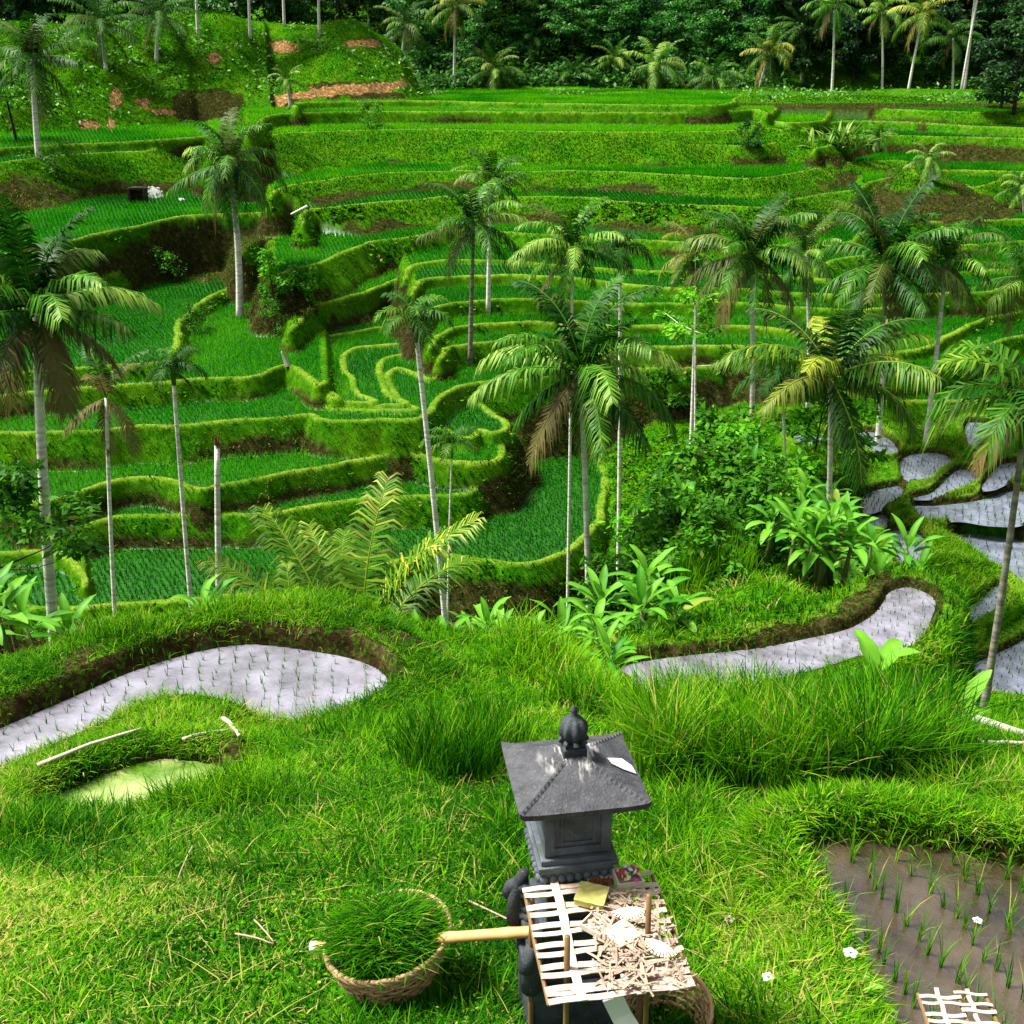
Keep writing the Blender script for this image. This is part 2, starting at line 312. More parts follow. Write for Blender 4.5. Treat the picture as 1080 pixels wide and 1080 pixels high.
# bare earth: far bund of the winding pond, bund tops of the near left pond, soil plots
def px_of(x, y, z):
    c = np.maximum(y * CP - z * SP, .1); v = y * SP + z * CP
    return 540 + F * x / c, 540 - F * v / c
PX, PY = px_of(GX, GY, GZ)
def blob(cx, cy, rx, ry, rot=0.0, edge=.35, y0=0, y1=1e3):
    c, s = math.cos(R(rot)), math.sin(R(rot)); dx, dy = PX - cx, PY - cy
    q = np.hypot((dx * c + dy * s) / rx, (-dx * s + dy * c) / ry) + (fbm(GX, GY, .8, 70) + (fbm(GX, GY, 3.0, 73, 4) if y0 > 70 else 0)) * edge * 1.3
    return (q < 1) & (GY > y0) & (GY < y1)
for b in ((830, 672, 85, 14, -16, .5, 16, 30), (912, 638, 44, 20, -50, .5, 16, 30), (735, 688, 60, 8, -6, .5, 16, 30),
          (88, 690, 42, 8, -32, .5, 8, 18), (300, 664, 90, 5, 0, .6, 8, 18), (440, 680, 32, 7, 15, .5, 8, 18), (250, 790, 28, 14, 25, .5, 7, 14), (60, 735, 80, 5, -24, .6, 8, 18)):
    M_DIRT[blob(*b)] = 1
for b in ((300, 325, 45, 16, -12), (225, 285, 48, 13, -5), (300, 308, 26, 12, 0), (215, 255, 62, 20, -4)):
    m = blob(*b, edge=.5, y0=45, y1=110); M_DIRT[m] = 1; M_PAD[m] = 0
for b in ((122, 102, 7, 13, 8), (153, 108, 12, 6, 10), (95, 132, 12, 6, 10), (117, 132, 5, 8, 0), (370, 94, 70, 6, -6), (384, 46, 16, 5, 0), (300, 50, 20, 6, 10), (225, 62, 7, 5, 0), (296, 106, 9, 7, 0), (175, 118, 12, 5, 10)):
    M_DIRT[blob(*b, edge=.5, y0=75, y1=175)] = 2
# undercut earth on the lower part of banks
bk = (DROP > -2) & (M_DIRT == 0)
frac = DROP + fbm(GX, GY, 6.0, 80) * .7 + .02 + fbm(GX, GY, 1.2, 85) * .22
M_DIRT = np.where(bk & (frac > 0), np.maximum(M_DIRT, np.clip(frac * 5, 0, 1)), M_DIRT)
dz_y = np.gradient(GZ, axis=0) / np.gradient(GY, axis=0)
dz_x = np.gradient(GZ, axis=1) / np.maximum(np.gradient(GX, axis=1), 1e-4)
dz_y = dz_y - dz_x * U[None, :]     # along constant x rather than along the bearing
def gi(x, y):
    fi = np.interp(y, YV, np.arange(NY)); fj = (x / y - U[0]) / (U[1] - U[0])
    return np.clip(np.rint(fi).astype(int), 0, NY - 1), np.clip(np.rint(fj).astype(int), 0, NU - 1)
def H(x, y):
    x = np.asarray(x, float); y = np.asarray(y, float)
    fi = np.clip(np.interp(y, YV, np.arange(NY)), 0, NY - 1.001); fj = np.clip((x / y - U[0]) / (U[1] - U[0]), 0, NU - 1.001)
    i = fi.astype(int); j = fj.astype(int); a = fi - i; b = fj - j
    return (GZ[i, j] * (1 - a) + GZ[i + 1, j] * a) * (1 - b) + (GZ[i, j + 1] * (1 - a) + GZ[i + 1, j + 1] * a) * b
def ground_point(px, Y):
    """point of the land at bearing px and range Y (rows only set the bearing)"""
    x = (px - 540) / F; 
    z = -Y * .5
    for _ in range(6):
        c = Y * CP - z * SP; X = x * c; z = float(H(X, Y))
    return (X, Y, z)
def hit(px, py, ymin=2.5):
    """first land seen along a sight line"""
    u, s = dirs(px, py); j = int(np.clip(np.rint((u - U[0]) / (U[1] - U[0])), 0, NU - 1))
    m = (GZ[:, j] > s * YV) & (YV >= ymin)
    i = int(np.argmax(m)) if m.any() else NY - 1
    return (float(u * YV[i]), float(YV[i]), float(GZ[i, j]))
# ------------------------------------------------------------------ mesh and material helpers
def mesh_np(name, V, T, col=None, smooth=False):
    V = np.ascontiguousarray(V, np.float32).reshape(-1, 3); T = np.ascontiguousarray(T, np.int32)
    k = T.shape[1]; me = bpy.data.meshes.new(name)
    me.vertices.add(len(V)); me.vertices.foreach_set('co', V.ravel())
    me.loops.add(T.size); me.loops.foreach_set('vertex_index', T.ravel())
    me.polygons.add(len(T)); me.polygons.foreach_set('loop_start', np.arange(len(T), dtype=np.int32) * k)
    if smooth: me.polygons.foreach_set('use_smooth', np.ones(len(T), bool))
    me.update(calc_edges=True)
    if col is not None:
        a = me.color_attributes.new('vary', 'FLOAT_COLOR', 'POINT'); c = np.ones((len(V), 4), np.float32); c[:, :col.shape[1]] = col
        a.data.foreach_set('color', c.ravel())
    return me
def link(name, me, m, parent=None, loc=None):
    o = bpy.data.objects.new(name, me)
    if m is not None and len(me.materials) == 0: me.materials.append(m)
    C.objects.link(o)
    if parent is not None: o.parent = parent
    if loc is not None: o.location = loc
    return o
def tag(o, label=None, cat=None, group=None, kind=None):
    for k, v in (('label', label), ('category', cat), ('group', group), ('kind', kind)):
        if v: o[k] = v
    return o
def thing(name, label, cat, loc=(0, 0, 0), rz=0.0, group=None):
    o = bpy.data.objects.new(name, None); C.objects.link(o); o.location = loc; o.rotation_euler = (0, 0, rz)
    o.empty_display_size = .2
    return tag(o, label, cat, group)

class G:
    """tiny node-graph writer"""
    def __init__(s, name):
        s.m = bpy.data.materials.new(name); s.m.use_nodes = True; s.t = s.m.node_tree; s.t.nodes.clear()
        s.out = s.n('ShaderNodeOutputMaterial')
    def n(s, typ, **kw):
        d = s.t.nodes.new(typ)
        for k, v in kw.items():
            if k.startswith('_'): setattr(d, k[1:], v)
            else: s.put(d, k, v)
        return d
    def put(s, d, k, v):
        sock = d.inputs[int(k[1:])] if k[0] == 'i' and k[1:].isdigit() else d.inputs[k.replace('__', ' ')]
        if isinstance(v, bpy.types.NodeSocket): s.t.links.new(v, sock)
        else: sock.default_value = v
    def attr(s, name='vary'):
        a = s.n('ShaderNodeAttribute', _attribute_name=name); sp = s.n('ShaderNodeSeparateColor', i0=a.outputs['Color'])
        return sp.outputs[0], sp.outputs[1], sp.outputs[2], a.outputs['Alpha']
    def noise(s, scale, detail=4.0, vec=None, rough=.6):
        d = s.n('ShaderNodeTexNoise', Scale=scale, Detail=detail, Roughness=rough)
        if vec is None: vec = s.n('ShaderNodeTexCoord').outputs['Object']
        s.put(d, 'Vector', vec); return d.outputs['Fac']
    def ramp(s, fac, stops):
        d = s.n('ShaderNodeValToRGB', Fac=fac); e = d.color_ramp.elements
        while len(e) < len(stops): e.new(.5)
        for el, (p, c) in zip(e, stops): el.position = p; el.color = (*c, 1) if len(c) == 3 else c
        return d.outputs['Color']
    def mix(s, fac, a, b):
        d = s.n('ShaderNodeMix', _data_type='RGBA'); s.put(d, 'i0', fac)
        for k, v in ((6, a), (7, b)):
            if isinstance(v, bpy.types.NodeSocket): s.t.links.new(v, d.inputs[k])
            else: d.inputs[k].default_value = (*v, 1)
        return d.outputs[2]
    def math(s, op, a, b=0.0, clamp=False):
        d = s.n('ShaderNodeMath', _operation=op, _use_clamp=clamp); s.put(d, 'i0', a); s.put(d, 'i1', b); return d.outputs[0]
    def bump(s, h, strength=.4, dist=.02):
        return s.n('ShaderNodeBump', Height=h, Strength=strength, Distance=dist).outputs['Normal']
    def surf(s, col, rough=.8, spec=.3, normal=None, **kw):
        b = s.n('ShaderNodeBsdfPrincipled')
        if isinstance(col, tuple): col = (*col, 1)
        s.put(b, 'Base Color', col); s.put(b, 'Roughness', rough); s.put(b, 'Specular IOR Level', spec)
        if normal is not None: s.put(b, 'Normal', normal)
        for k, v in kw.items(): s.put(b, k, v)
        return b
    def done(s, bsdf): s.t.links.new(bsdf.outputs[0], s.out.inputs[0]); return s.m
    def leaf(s, col, rough=.5, spec=.35, trans=.35, tcol=None):
        b = s.surf(col, rough, spec); t = s.n('ShaderNodeBsdfTranslucent'); s.put(t, 'Color', tcol if tcol is not None else col)
        mx = s.n('ShaderNodeMixShader'); s.put(mx, 'i0', trans); s.t.links.new(b.outputs[0], mx.inputs[1]); s.t.links.new(t.outputs[0], mx.inputs[2])
        return s.done(mx)

def leaf_mat(name, stops, dead=(.24, .15, .05), rough=.5, spec=.35, trans=.35, obj_var=0.0):
    """leaf colour by the 'vary' attribute: R picks along the ramp, G mixes towards dry"""
    g = G(name); r, d, b, _ = g.attr()
    c = g.ramp(r, stops)
    if obj_var:
        oi = g.n('ShaderNodeObjectInfo').outputs['Random']
        h = g.n('ShaderNodeHueSaturation', Color=c); g.put(h, 'Value', g.math('ADD', g.math('MULTIPLY', oi, obj_var), 1 - obj_var * .5))
        g.put(h, 'Hue', g.math('ADD', g.math('MULTIPLY', oi, -.05), .525)); c = h.outputs[0]
    c = g.mix(d, c, dead)
    return g.leaf(c, rough, spec, trans)

# the land's own ground colours
def land_mat():
    g = G('land'); pad, dirt, bund, far = g.attr('cover')
    tc = g.n('ShaderNodeTexCoord').outputs['Object']
    n_f = g.noise(3.0, 5, tc); n_m = g.noise(.35, 4, tc); n_x = g.noise(14.0, 4, tc)
    grass = g.ramp(n_f, [(.25, (.006, .040, .001)), (.5, (.018, .10, .002)), (.75, (.055, .19, .004))])
    yel = g.ramp(n_m, [(.4, (0, 0, 0)), (.65, (1, 1, 1))])
    grass = g.mix(g.math('MULTIPLY', yel, .4), grass, (.085, .18, .004))
    padc = g.ramp(n_f, [(.3, (.006, .05, .003)), (.7, (.018, .10, .006))])
    c = g.mix(pad, grass, padc)
    c = g.mix(g.math('MULTIPLY', bund, g.ramp(n_m, [(.3, (.25, .25, .25)), (.65, (.85, .85, .85))])), c, g.ramp(n_f, [(.3, (.06, .15, .008)), (.7, (.20, .25, .03))]))
    d_lo = g.math('MINIMUM', dirt, 1.0)
    earth = g.ramp(n_f, [(.3, (.009, .006, .003)), (.55, (.028, .017, .008)), (.78, (.085, .05, .026))])
    pale = g.ramp(n_f, [(.3, (.07, .03, .012)), (.55, (.25, .12, .05)), (.78, (.62, .44, .28))])
    e = g.mix(g.math('SUBTRACT', dirt, 1.0, True), earth, pale)
    moss = g.math('MULTIPLY', g.ramp(n_x, [(.5, (0, 0, 0)), (.62, (1, 1, 1))]), .5)
    e = g.mix(moss, e, grass)
    c = g.mix(d_lo, c, e)
    return g.done(g.surf(c, g.math('SUBTRACT', .95, g.math('MULTIPLY', pad, .72)), g.math('MULTIPLY', pad, .3), g.bump(n_x, .6, .06)))
LAND = land_mat()
def land_piece(name, i0, i1):
    n = i1 - i0
    V = np.stack([GX[i0:i1], GY[i0:i1], GZ[i0:i1]], -1).reshape(-1, 3)
    I = np.arange(n * NU).reshape(n, NU)
    T = np.stack([I[:-1, :-1], I[:-1, 1:], I[1:, 1:], I[1:, :-1]], -1).reshape(-1, 4)
    me = mesh_np(name, V, T, smooth=True)
    a = me.color_attributes.new('cover', 'FLOAT_COLOR', 'POINT')
    col = np.stack([M_PAD[i0:i1], M_DIRT[i0:i1], M_BUND[i0:i1], M_WET[i0:i1]], -1).astype(np.float32).reshape(-1)
    a.data.foreach_set('color', col)
    return tag(link(name, me, LAND), kind='structure')
iA = int(np.searchsorted(YV, 25.6)); iB = int(np.searchsorted(YV, 141))
land_piece('ground', 0, iA + 1); land_piece('terraced_hillside', iA, iB + 1); land_piece('wooded_hill', iB, NY)

# the slope goes on to either side of the fan
for sg in (-1, 1):
    xs = np.linspace(0, 1, 40) ** 1.3 * 16; ys = YV[(YV < 26)][::6]
    X = sg * (np.abs(U[0]) * ys[:, None] - .03 + xs[None, :]); Yy = np.repeat(ys[:, None], 40, 1); Z = rbf(X.copy(), Yy.copy()) + fbm(X, Yy, 2.2, 1) * .12 - .03
    V = np.stack([X, Yy, Z], -1).reshape(-1, 3); I = np.arange(len(V)).reshape(len(ys), 40); T = np.stack([I[:-1, :-1], I[:-1, 1:], I[1:, 1:], I[1:, :-1]], -1).reshape(-1, 4)
    if sg < 0: T = T[:, ::-1]
    me = mesh_np('ground', V, T, smooth=True); a = me.color_attributes.new('cover', 'FLOAT_COLOR', 'POINT'); a.data.foreach_set('color', np.zeros(len(V) * 4, np.float32)); tag(link('ground', me, LAND), kind='structure')
# water
def water_mat(name, mud_sky, rough=.08, ior=1.7):
    g = G(name); tc = g.n('ShaderNodeTexCoord').outputs['Object']
    n = g.noise(5.0, 4, tc); n2 = g.ramp(g.noise(1.6, 6, tc), [(.36, (0, 0, 0)), (.66, (1, 1, 1))])
    c = g.mix(n2, mud_sky[0], mud_sky[1])
    b = g.surf(c, rough, .5, g.bump(g.math('ADD', g.noise(34.0, 3, tc), n), .20, .03)); b.inputs['IOR'].default_value = ior
    return g.done(b)
W_SKYPALE = water_mat('sky_pale_water', ((.10, .095, .115), (.26, .25, .31)), .05, 2.5)  # pale lavender paints the sky's reflection into the base colour
W_MUD = water_mat('muddy_water', ((.012, .008, .004), (.085, .060, .040)), .04, 2.3)
W_ALG = water_mat('algae_water', ((.05, .13, .004), (.38, .42, .16)), .2, 1.7)
W_FAR = water_mat('far_water', ((.075, .085, .115), (.19, .215, .28)), .05, 2.5)  # pale blue base colour stands in for reflected sky
for nm, zw, poly, pix in WATER:
    c = poly.mean(0); q = c + (poly - c) * 1.0
    nrm = np.stack([np.roll(poly, -1, 0)[:, 1] - np.roll(poly, 1, 0)[:, 1], -(np.roll(poly, -1, 0)[:, 0] - np.roll(poly, 1, 0)[:, 0])], 1)
    nrm /= np.maximum(np.linalg.norm(nrm, axis=1, keepdims=True), 1e-6)
    area = np.sum(poly[:, 0] * np.roll(poly[:, 1], -1) - np.roll(poly[:, 0], -1) * poly[:, 1])
    q = poly + nrm * (.05 if area > 0 else -.05)
    bm = bmesh.new(); f = bm.faces.new([bm.verts.new((x, y, zw)) for x, y in q]); bm.normal_update()
    if f.normal.z < 0: f.normal_flip()
    bmesh.ops.triangulate(bm, faces=bm.faces[:])
    me = bpy.data.meshes.new('pond_water'); bm.to_mesh(me); bm.free()
    m = {'near_left': W_SKYPALE, 'winding': W_SKYPALE, 'algae': W_ALG, 'near_right': W_MUD}.get(nm, W_FAR)
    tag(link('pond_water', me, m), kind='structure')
# ------------------------------------------------------------------ grass, rice and leaf builders (all plain meshes)
def blades(p, h, w, az, lean, vary, nseg=3, bend=1.0):
    """grass blades: p (N,3) roots, h heights, w widths, az heading of the lean, lean 0..1; returns V,T,col"""
    n = len(p); ts = np.linspace(0, 1, nseg + 1)
    hx, hy = np.cos(az), np.sin(az); sx, sy = -hy, hx
    V = []
    for k, t in enumerate(ts):
        out = lean * h * (t ** (1 + bend)) ; up = h * t * (1 - .45 * lean * t)
        c = p + np.stack([hx * out, hy * out, up], 1)
        if k < nseg:
            ww = w * (1 - .55 * t) * .5
            V.append(c - np.stack([sx * ww, sy * ww, 0 * ww], 1)); V.append(c + np.stack([sx * ww, sy * ww, 0 * ww], 1))
        else: V.append(c)
    m = 2 * nseg + 1
    V = np.stack(V, 1).reshape(-1, 3)
    tri = []
    for k in range(nseg - 1): a = 2 * k; tri += [(a, a + 1, a + 2), (a + 1, a + 3, a + 2)]
    a = 2 * (nseg - 1); tri.append((a, a + 1, a + 2))
    T = (np.arange(n)[:, None, None] * m + np.array(tri)[None]).reshape(-1, 3)
    return V, T, np.repeat(vary, m, 0)
def join(parts):
    Vs, Ts, Cs, o = [], [], [], 0
    for V, T, c in parts: Vs.append(V); Ts.append(T + o); Cs.append(c); o += len(V)
    return np.vstack(Vs), np.vstack(Ts), np.vstack(Cs)
def pick(mask, n, w=None):
    i = np.flatnonzero(mask.ravel())
    if len(i) == 0: return np.zeros((0, 3)), i
    k = rng.choice(i, n)
    r, c = k // NU, k % NU
    y = YV[r] + rng.uniform(-.5, .5, n) * np.gradient(YV)[r]; x = (U[c] + rng.uniform(-.5, .5, n) * (U[1] - U[0])) * y
    return np.stack([x, y, H(x, y)], 1), k

MG = leaf_mat('grass_blades', [(0, (.005, .050, .001)), (.3, (.020, .125, .0015)), (.65, (.072, .26, .003)), (1, (.20, .41, .006))], (.50, .42, .12), .6, .03, .45)
MB = leaf_mat('bank_blades', [(0, (.002, .022, .0005)), (.35, (.009, .072, .0006)), (.7, (.040, .175, .001)), (1, (.14, .34, .003))], (.30, .24, .06), .65, .02, .38)
MR = leaf_mat('rice_blades', [(0, (.003, .070, .0005)), (.5, (.013, .21, .0006)), (1, (.11, .43, .001))], (.3, .32, .08), .6, .03, .45)

# screen range of the near ground
on_land = (M_WET < .5) & (PX > -140) & (PX < 1220)
near = on_land & (GY < 25.6) & (PY < 1180)
dryn = fbm(GX, GY, 1.6, 90)              # drier, paler patches
def shade(p, k, spread=.27, base=.45, dry0=.0, drys=.5):
    n = len(p); d = dryn.ravel()[k]
    r = np.clip(base + d * .55 + rng.normal(0, spread, n), 0, 1)
    g = (rng.random(n) < np.clip(dry0 + np.maximum(d - .05, 0) * drys, 0, .6)) * rng.uniform(.4, 1, n)
    return np.stack([r, g, np.zeros(n)], 1)
ccount = []
def add_grass(name, mask, n, h0, h1, w0, w1, l0, l1, base=.45, dry0=.02, drys=.5, nseg=3, mat=MG, spread=.28, clump=0, downhill=0.0, label=None):
    p, k = pick(mask, n if not clump else n // clump)
    vs = shade(p, k, spread, base, dry0, drys)
    if clump:
        p = np.repeat(p, clump, 0); vs = np.repeat(vs, clump, 0); k = np.repeat(k, clump)
        sc_ = (.018 * p[:, 1] ** .75)[:, None]
        off = rng.normal(0, 1, (len(p), 2)) * sc_; p = p.copy(); p[:, :2] += off; p[:, 2] = H(p[:, 0], p[:, 1]) - .01
        vs[:, 0] = np.clip(vs[:, 0] + rng.normal(0, .1, len(p)), 0, 1)
    m = len(p); az = rng.uniform(0, 2 * np.pi, m)
    if downhill:
        gx, gy = dz_x.ravel()[k], dz_y.ravel()[k]; a2 = np.arctan2(-gy, -gx); mm = rng.random(m) < downhill * np.clip(np.hypot(gx, gy), 0, 1)
        az = np.where(mm, a2 + rng.normal(0, .5, m), az)
    hv = 1 + .55 * fbm(p[:, 0], p[:, 1], .7, 77) if h1 > .3 and p[:, 1].max() < 26 else 1.0
    parts = blades(p, rng.uniform(h0, h1, m) * hv, rng.uniform(w0, w1, m), az, rng.uniform(l0, l1, m), vs, nseg)
    me = mesh_np(name, *parts); o = link(name, me, mat)
    tag(o, label, None, None, 'stuff'); ccount.append(len(parts[1])); return o
mown = near & (M_DIRT < .5) & (GY < 9.2) & (np.hypot(GX + .63, (GY - 4.30)) > .34) & (np.hypot(GX - .27, GY - 4.03) > .26)
mid = near & (M_DIRT < .5) & (GY >= 8.0) & (GY < 18.5)
rest = near & (M_DIRT < .5) & (GY >= 16)
add_grass('lawn_grass', mown, 190000, .035, .12, .006, .014, .5, 1.4, .56, .10, 1.0, 3, label='short mixed lawn grass covering the near slope')
add_grass('lawn_tuft_grass', mown & ((GX > -.9) | (GY > 5.6)), 52000, .09, .24, .007, .014, .4, 1.2, .46, .03, .5, 3, clump=10, label='longer grass tufts scattered over the near slope')
add_grass('ridge_grass', mid, 120000, .08, .22, .008, .016, .3, 1.0, .55, .03, .5, 3, clump=6, label='bright grass on the ridge around the left pond')
add_grass('shelf_grass', rest, 60000, .15, .4, .02, .045, .3, 1.0, .45, .03, .4, 3, clump=6, downhill=.8, label='grass falling away behind the ridge')
# hanging grass at pond rims
rimm = near & (M_BUND > .1) & (M_DIRT < .5)
add_grass('rim_grass', rimm, 60000, .08, .2, .007, .015, .4, 1.2, .5, .03, .4, 3, clump=8, downhill=.6, label='grass hanging over the pond rims')
# tall stands, by where they stand on the land
def stand(cx, cy, rx, ry, rot=0, soft=.5):
    return blob(cx, cy, rx, ry, rot, soft, 5, 17) & (M_WET < .5)
tall = stand(830, 806, 150, 28, 0) | stand(720, 795, 55, 34) | stand(940, 802, 45, 24)
add_grass('tall_grass', tall & (GY < 12), 17000, .45, .88, .009, .017, .12, .75, .40, .03, .1, 5, clump=6, label='tall reedy grass behind and right of the shrine')
tuft = stand(478, 815, 48, 22) | stand(520, 800, 26, 18)
add_grass('reed_grass', tuft, 1500, .35, .6, .009, .015, .1, .5, .25, .0, .1, 4, clump=8, label='dark green reedy tuft left of the shrine roof')
tall2 = stand(575, 700, 55, 22) | stand(620, 735, 30, 16)
add_grass('ridge_reed_grass', tall2, 4000, .3, .62, .012, .022, .15, .8, .62, .03, .2, 4, clump=7, label='light green long grass on the ridge above the shrine')
tall3 = stand(250, 845, 120, 16) | stand(60, 880, 70, 14) | stand(200, 760, 70, 8) | stand(360, 775, 50, 10) | stand(250, 640, 140, 10) | stand(100, 670, 70, 12)
add_grass('pond_edge_grass', tall3 & (M_WET < .5), 15000, .16, .38, .008, .014, .2, .8, .55, .02, .2, 4, clump=7, label='longer grass round the two left ponds')
tall4 = stand(1020, 820, 80, 40) | stand(560, 890, 60, 60) | stand(720, 920, 60, 70) | stand(540, 1060, 50, 25) | stand(790, 1010, 60, 60)
add_grass('verge_grass', tall4 & (M_WET < .5) & (np.hypot(GX + .63, GY - 4.25) > .5) & (np.hypot(GX - .27, GY - 4.03) > .27), 9000, .14, .36, .007, .012, .2, 1.0, .5, .03, .3, 4, clump=10, label='ragged verge grass around the shrine and pond')

# seedlings standing in water, in planted rows
def seedlings(name, pondname, sx, sy, h0, h1, w, rot, jit, nb, base, label):
    zw, poly = [(z, q) for a, z, q, _ in WATER if a == pondname][0]
    c = poly.mean(0); Rr = np.hypot(*(poly - c).T).max(); a = R(rot)
    g1, g2 = np.meshgrid(np.arange(-Rr, Rr, sx), np.arange(-Rr, Rr, sy)); q = np.stack([g1.ravel(), g2.ravel()], 1)
    q += rng.normal(0, jit, q.shape); q = np.stack([q[:, 0] * math.cos(a) - q[:, 1] * math.sin(a), q[:, 0] * math.sin(a) + q[:, 1] * math.cos(a)], 1) + c
    pa, pb = poly, np.roll(poly, -1, 0); ins = np.zeros(len(q), bool)
    for (ax, ay), (bx, by) in zip(pa, pb):
        m = (ay > q[:, 1]) != (by > q[:, 1])
        ins ^= m & (q[:, 0] < ax + (q[:, 1] - ay) * (bx - ax) / (by - ay if by != ay else 1e-9))
    q = q[ins & (rng.random(len(q)) < .88)]; q = np.repeat(q, nb, 0); q += rng.normal(0, .006 * (1 + 2 * (zw < -8)), q.shape)
    n = len(q); p = np.column_stack([q, np.full(n, zw - .02)])
    v = np.stack([np.clip(base + rng.normal(0, .2, n), 0, 1), (rng.random(n) < .06) * .7, np.zeros(n)], 1)
    parts = blades(p, rng.uniform(h0, h1, n), np.full(n, w), rng.uniform(0, 6.28, n), rng.uniform(.05, .6, n), v, 3)
    return tag(link(name, mesh_np(name, *parts), MG), label, None, None, 'stuff')
seedlings('rice_seedlings', 'near_left', .20, .17, .08, .20, .008, 8, .012, 5, .35, 'young rice seedlings in rows in the left pond')
seedlings('rice_seedlings', 'near_right', .29, .11, .12, .34, .008, 14, .02, 11, .55, 'young rice seedlings in rows in the muddy right pond')
seedlings('rice_seedlings', 'winding', .22, .25, .10, .2, .015, 30, .02, 3, .3, 'young rice seedlings in the winding pond')
for k in range(1, 15):
    nm = 'w%d' % k; zz = [z for a, z, _, _ in WATER if a == nm][0]
    seedlings('rice_seedlings', nm, .34, .30, .12, .28, .035, rng.uniform(-20, 20), .02, 2, .3, 'rice seedlings in the stepped ponds on the right')

# rice on the terraces: hills of rice set in rows
fr = (PX > -60) & (PX < 1140)
def rice_rows(s):
    out = []
    y = 36.0
    while y < 176:
        step = s * (1 if y < 75 else (y / 75) ** .8)
        x = np.arange(-.56 * y, .56 * y, step * .9); x = x + vnoise(x, x * 0 + y, 5, 3) * .15
        out.append(np.stack([x + rng.normal(0, .03, len(x)), y + rng.normal(0, .045, len(x)) + vnoise(x, x * 0 + y * .1, 6, 5) * .3], 1)); y += step * .55
    q = np.vstack(out); i, j = gi(q[:, 0], q[:, 1]); m = (M_PAD[i, j] > .5) & (M_DIRT[i, j] < .3) & (PY[i, j] > 80)
    return q[m], i[m] * NU + j[m]
q, k = rice_rows(.30)
NB = 5
p = np.repeat(np.column_stack([q, H(q[:, 0], q[:, 1]) - .02]), NB, 0); n = len(p)
lvl = (own.ravel()[k] * 0.6180339) % 1.0          # each terrace was planted on its own day
lvl = np.repeat(lvl, NB)
top = np.repeat(own.ravel()[k], NB)
bright = np.isin(top, [i for i, L in enumerate(LIPS) if L[0] in ('F0', 'F2', 'G1', 'F1')])
r_ = np.clip(.22 + .42 * lvl + .40 * bright + .5 * fbm(p[:, 0], p[:, 1], 5, 66) + rng.normal(0, .13, n), 0, 1); keep = np.repeat(rng.random(n // NB) < (.93 + .4 * np.minimum(fbm(p[::NB, 0], p[::NB, 1], 2.0, 61) + .25, 0)), NB)
p[:, :2] += rng.normal(0, .028, (n, 2))
p, r_, lvl = p[keep], r_[keep], lvl[keep]; n = len(p)
parts = blades(p, rng.uniform(.22, .42, n) * (.8 + .5 * lvl), np.where(p[:, 1] > 80, .05, .032), rng.uniform(0, 6.28, n), rng.uniform(.1, .6, n), np.stack([r_, 0 * r_, 0 * r_], 1), 2)
tag(link('terrace_rice', mesh_np('terrace_rice', *parts), MR), 'green rice standing in rows on the terraces', None, None, 'stuff')
ccount.append(len(parts[1]))
# grass on the banks and lips of the terraces
far = fr & (GY >= 25) & ((GY < 150) | MOUND) & (PY > -5) & (M_WET < .5)
bank = far & (M_BANK > .5) & (M_DIRT < .35)
steep = np.hypot(dz_x, dz_y) > .25
pb = bank & (steep | (rng.random(bank.shape) < .35))
add_grass('bank_grass', pb & (GY < 80), 220000, .07, .22, .018, .04, .3, 1.1, .22, .03, .4, 2, clump=5, downhill=.8, label='rough grass on the terrace banks', mat=MB)
add_grass('bank_grass', pb & (GY >= 80), 170000, .12, .30, .04, .08, .3, 1.1, .27, .02, .4, 2, clump=4, downhill=.8, label='rough grass on the upper banks and mound', mat=MB)
lipm = far & (M_BUND > .5) & (fbm(GX, GY, 2.5, 97) > -.12)
add_grass('lip_grass', lipm, 40000, .04, .11, .02, .04, .3, 1.2, .78, .10, .5, 2, clump=3, downhill=.5, label='pale cropped grass along the terrace lips')
earthy = far & (M_DIRT >= .35) & (M_DIRT < 1.5) & (GY < 165)
add_grass('wall_grass', earthy, 26000, .1, .4, .03, .07, .4, 1.3, .2, .1, .4, 2, clump=6, downhill=1.0, label='weeds hanging on the bare terrace walls', mat=MB)
print('blade tris', ccount, sum(ccount))

# broad-leaved weeds and litter: clover in the lawn, rank weeds on the banks, dead straw
def weed_patch(name, mask, n, per, size, spread, up, mat, label, sdv=.2, hue=.55):
    p, k = pick(mask, n); p = p[fbm(p[:, 0], p[:, 1], 1.2 if p[:, 1].max() < 30 else 5.0, 99) > -.08]
    m = len(p) * per; nn = rng.normal(0, 1, (m, 3)) * np.array([spread, spread, up * .5]); q = np.repeat(p, per, 0) + nn + np.array([0, 0, up])
    sc_ = size * rng.uniform(.6, 1.4, m)[:, None] * (np.repeat(p[:, 1], per)[:, None] / 60 if p[:, 1].max() > 30 else 1)
    az = rng.uniform(0, 6.28, m); d = np.stack([np.cos(az), np.sin(az), rng.normal(.1, .35, m)], 1); e = np.stack([-np.sin(az), np.cos(az), rng.normal(0, .3, m)], 1)
    V = np.stack([q - d * sc_ * .5, q + e * sc_ * .33, q + d * sc_ * .5, q - e * sc_ * .33], 1).reshape(-1, 3)
    i = np.arange(m)[:, None] * 4; T = np.concatenate([i + np.array([[0, 1, 2]]), i + np.array([[0, 2, 3]])])
    c = np.repeat(np.stack([np.clip(hue + rng.normal(0, sdv, m), 0, 1), (rng.random(m) < .05) * .8, np.zeros(m)], 1), 4, 0)
    tag(link(name, mesh_np(name, V, T, c), mat), label, None, None, 'stuff')
weed_patch('clover_weeds', mown, 7000, 7, .026, .035, .045, MG, 'small broad-leaved weeds in the lawn')
weed_patch('bank_weeds', pb & (GY < 92), 12000, 6, .20, .16, .16, MB, 'rank weeds on the terrace banks', .25, .42)
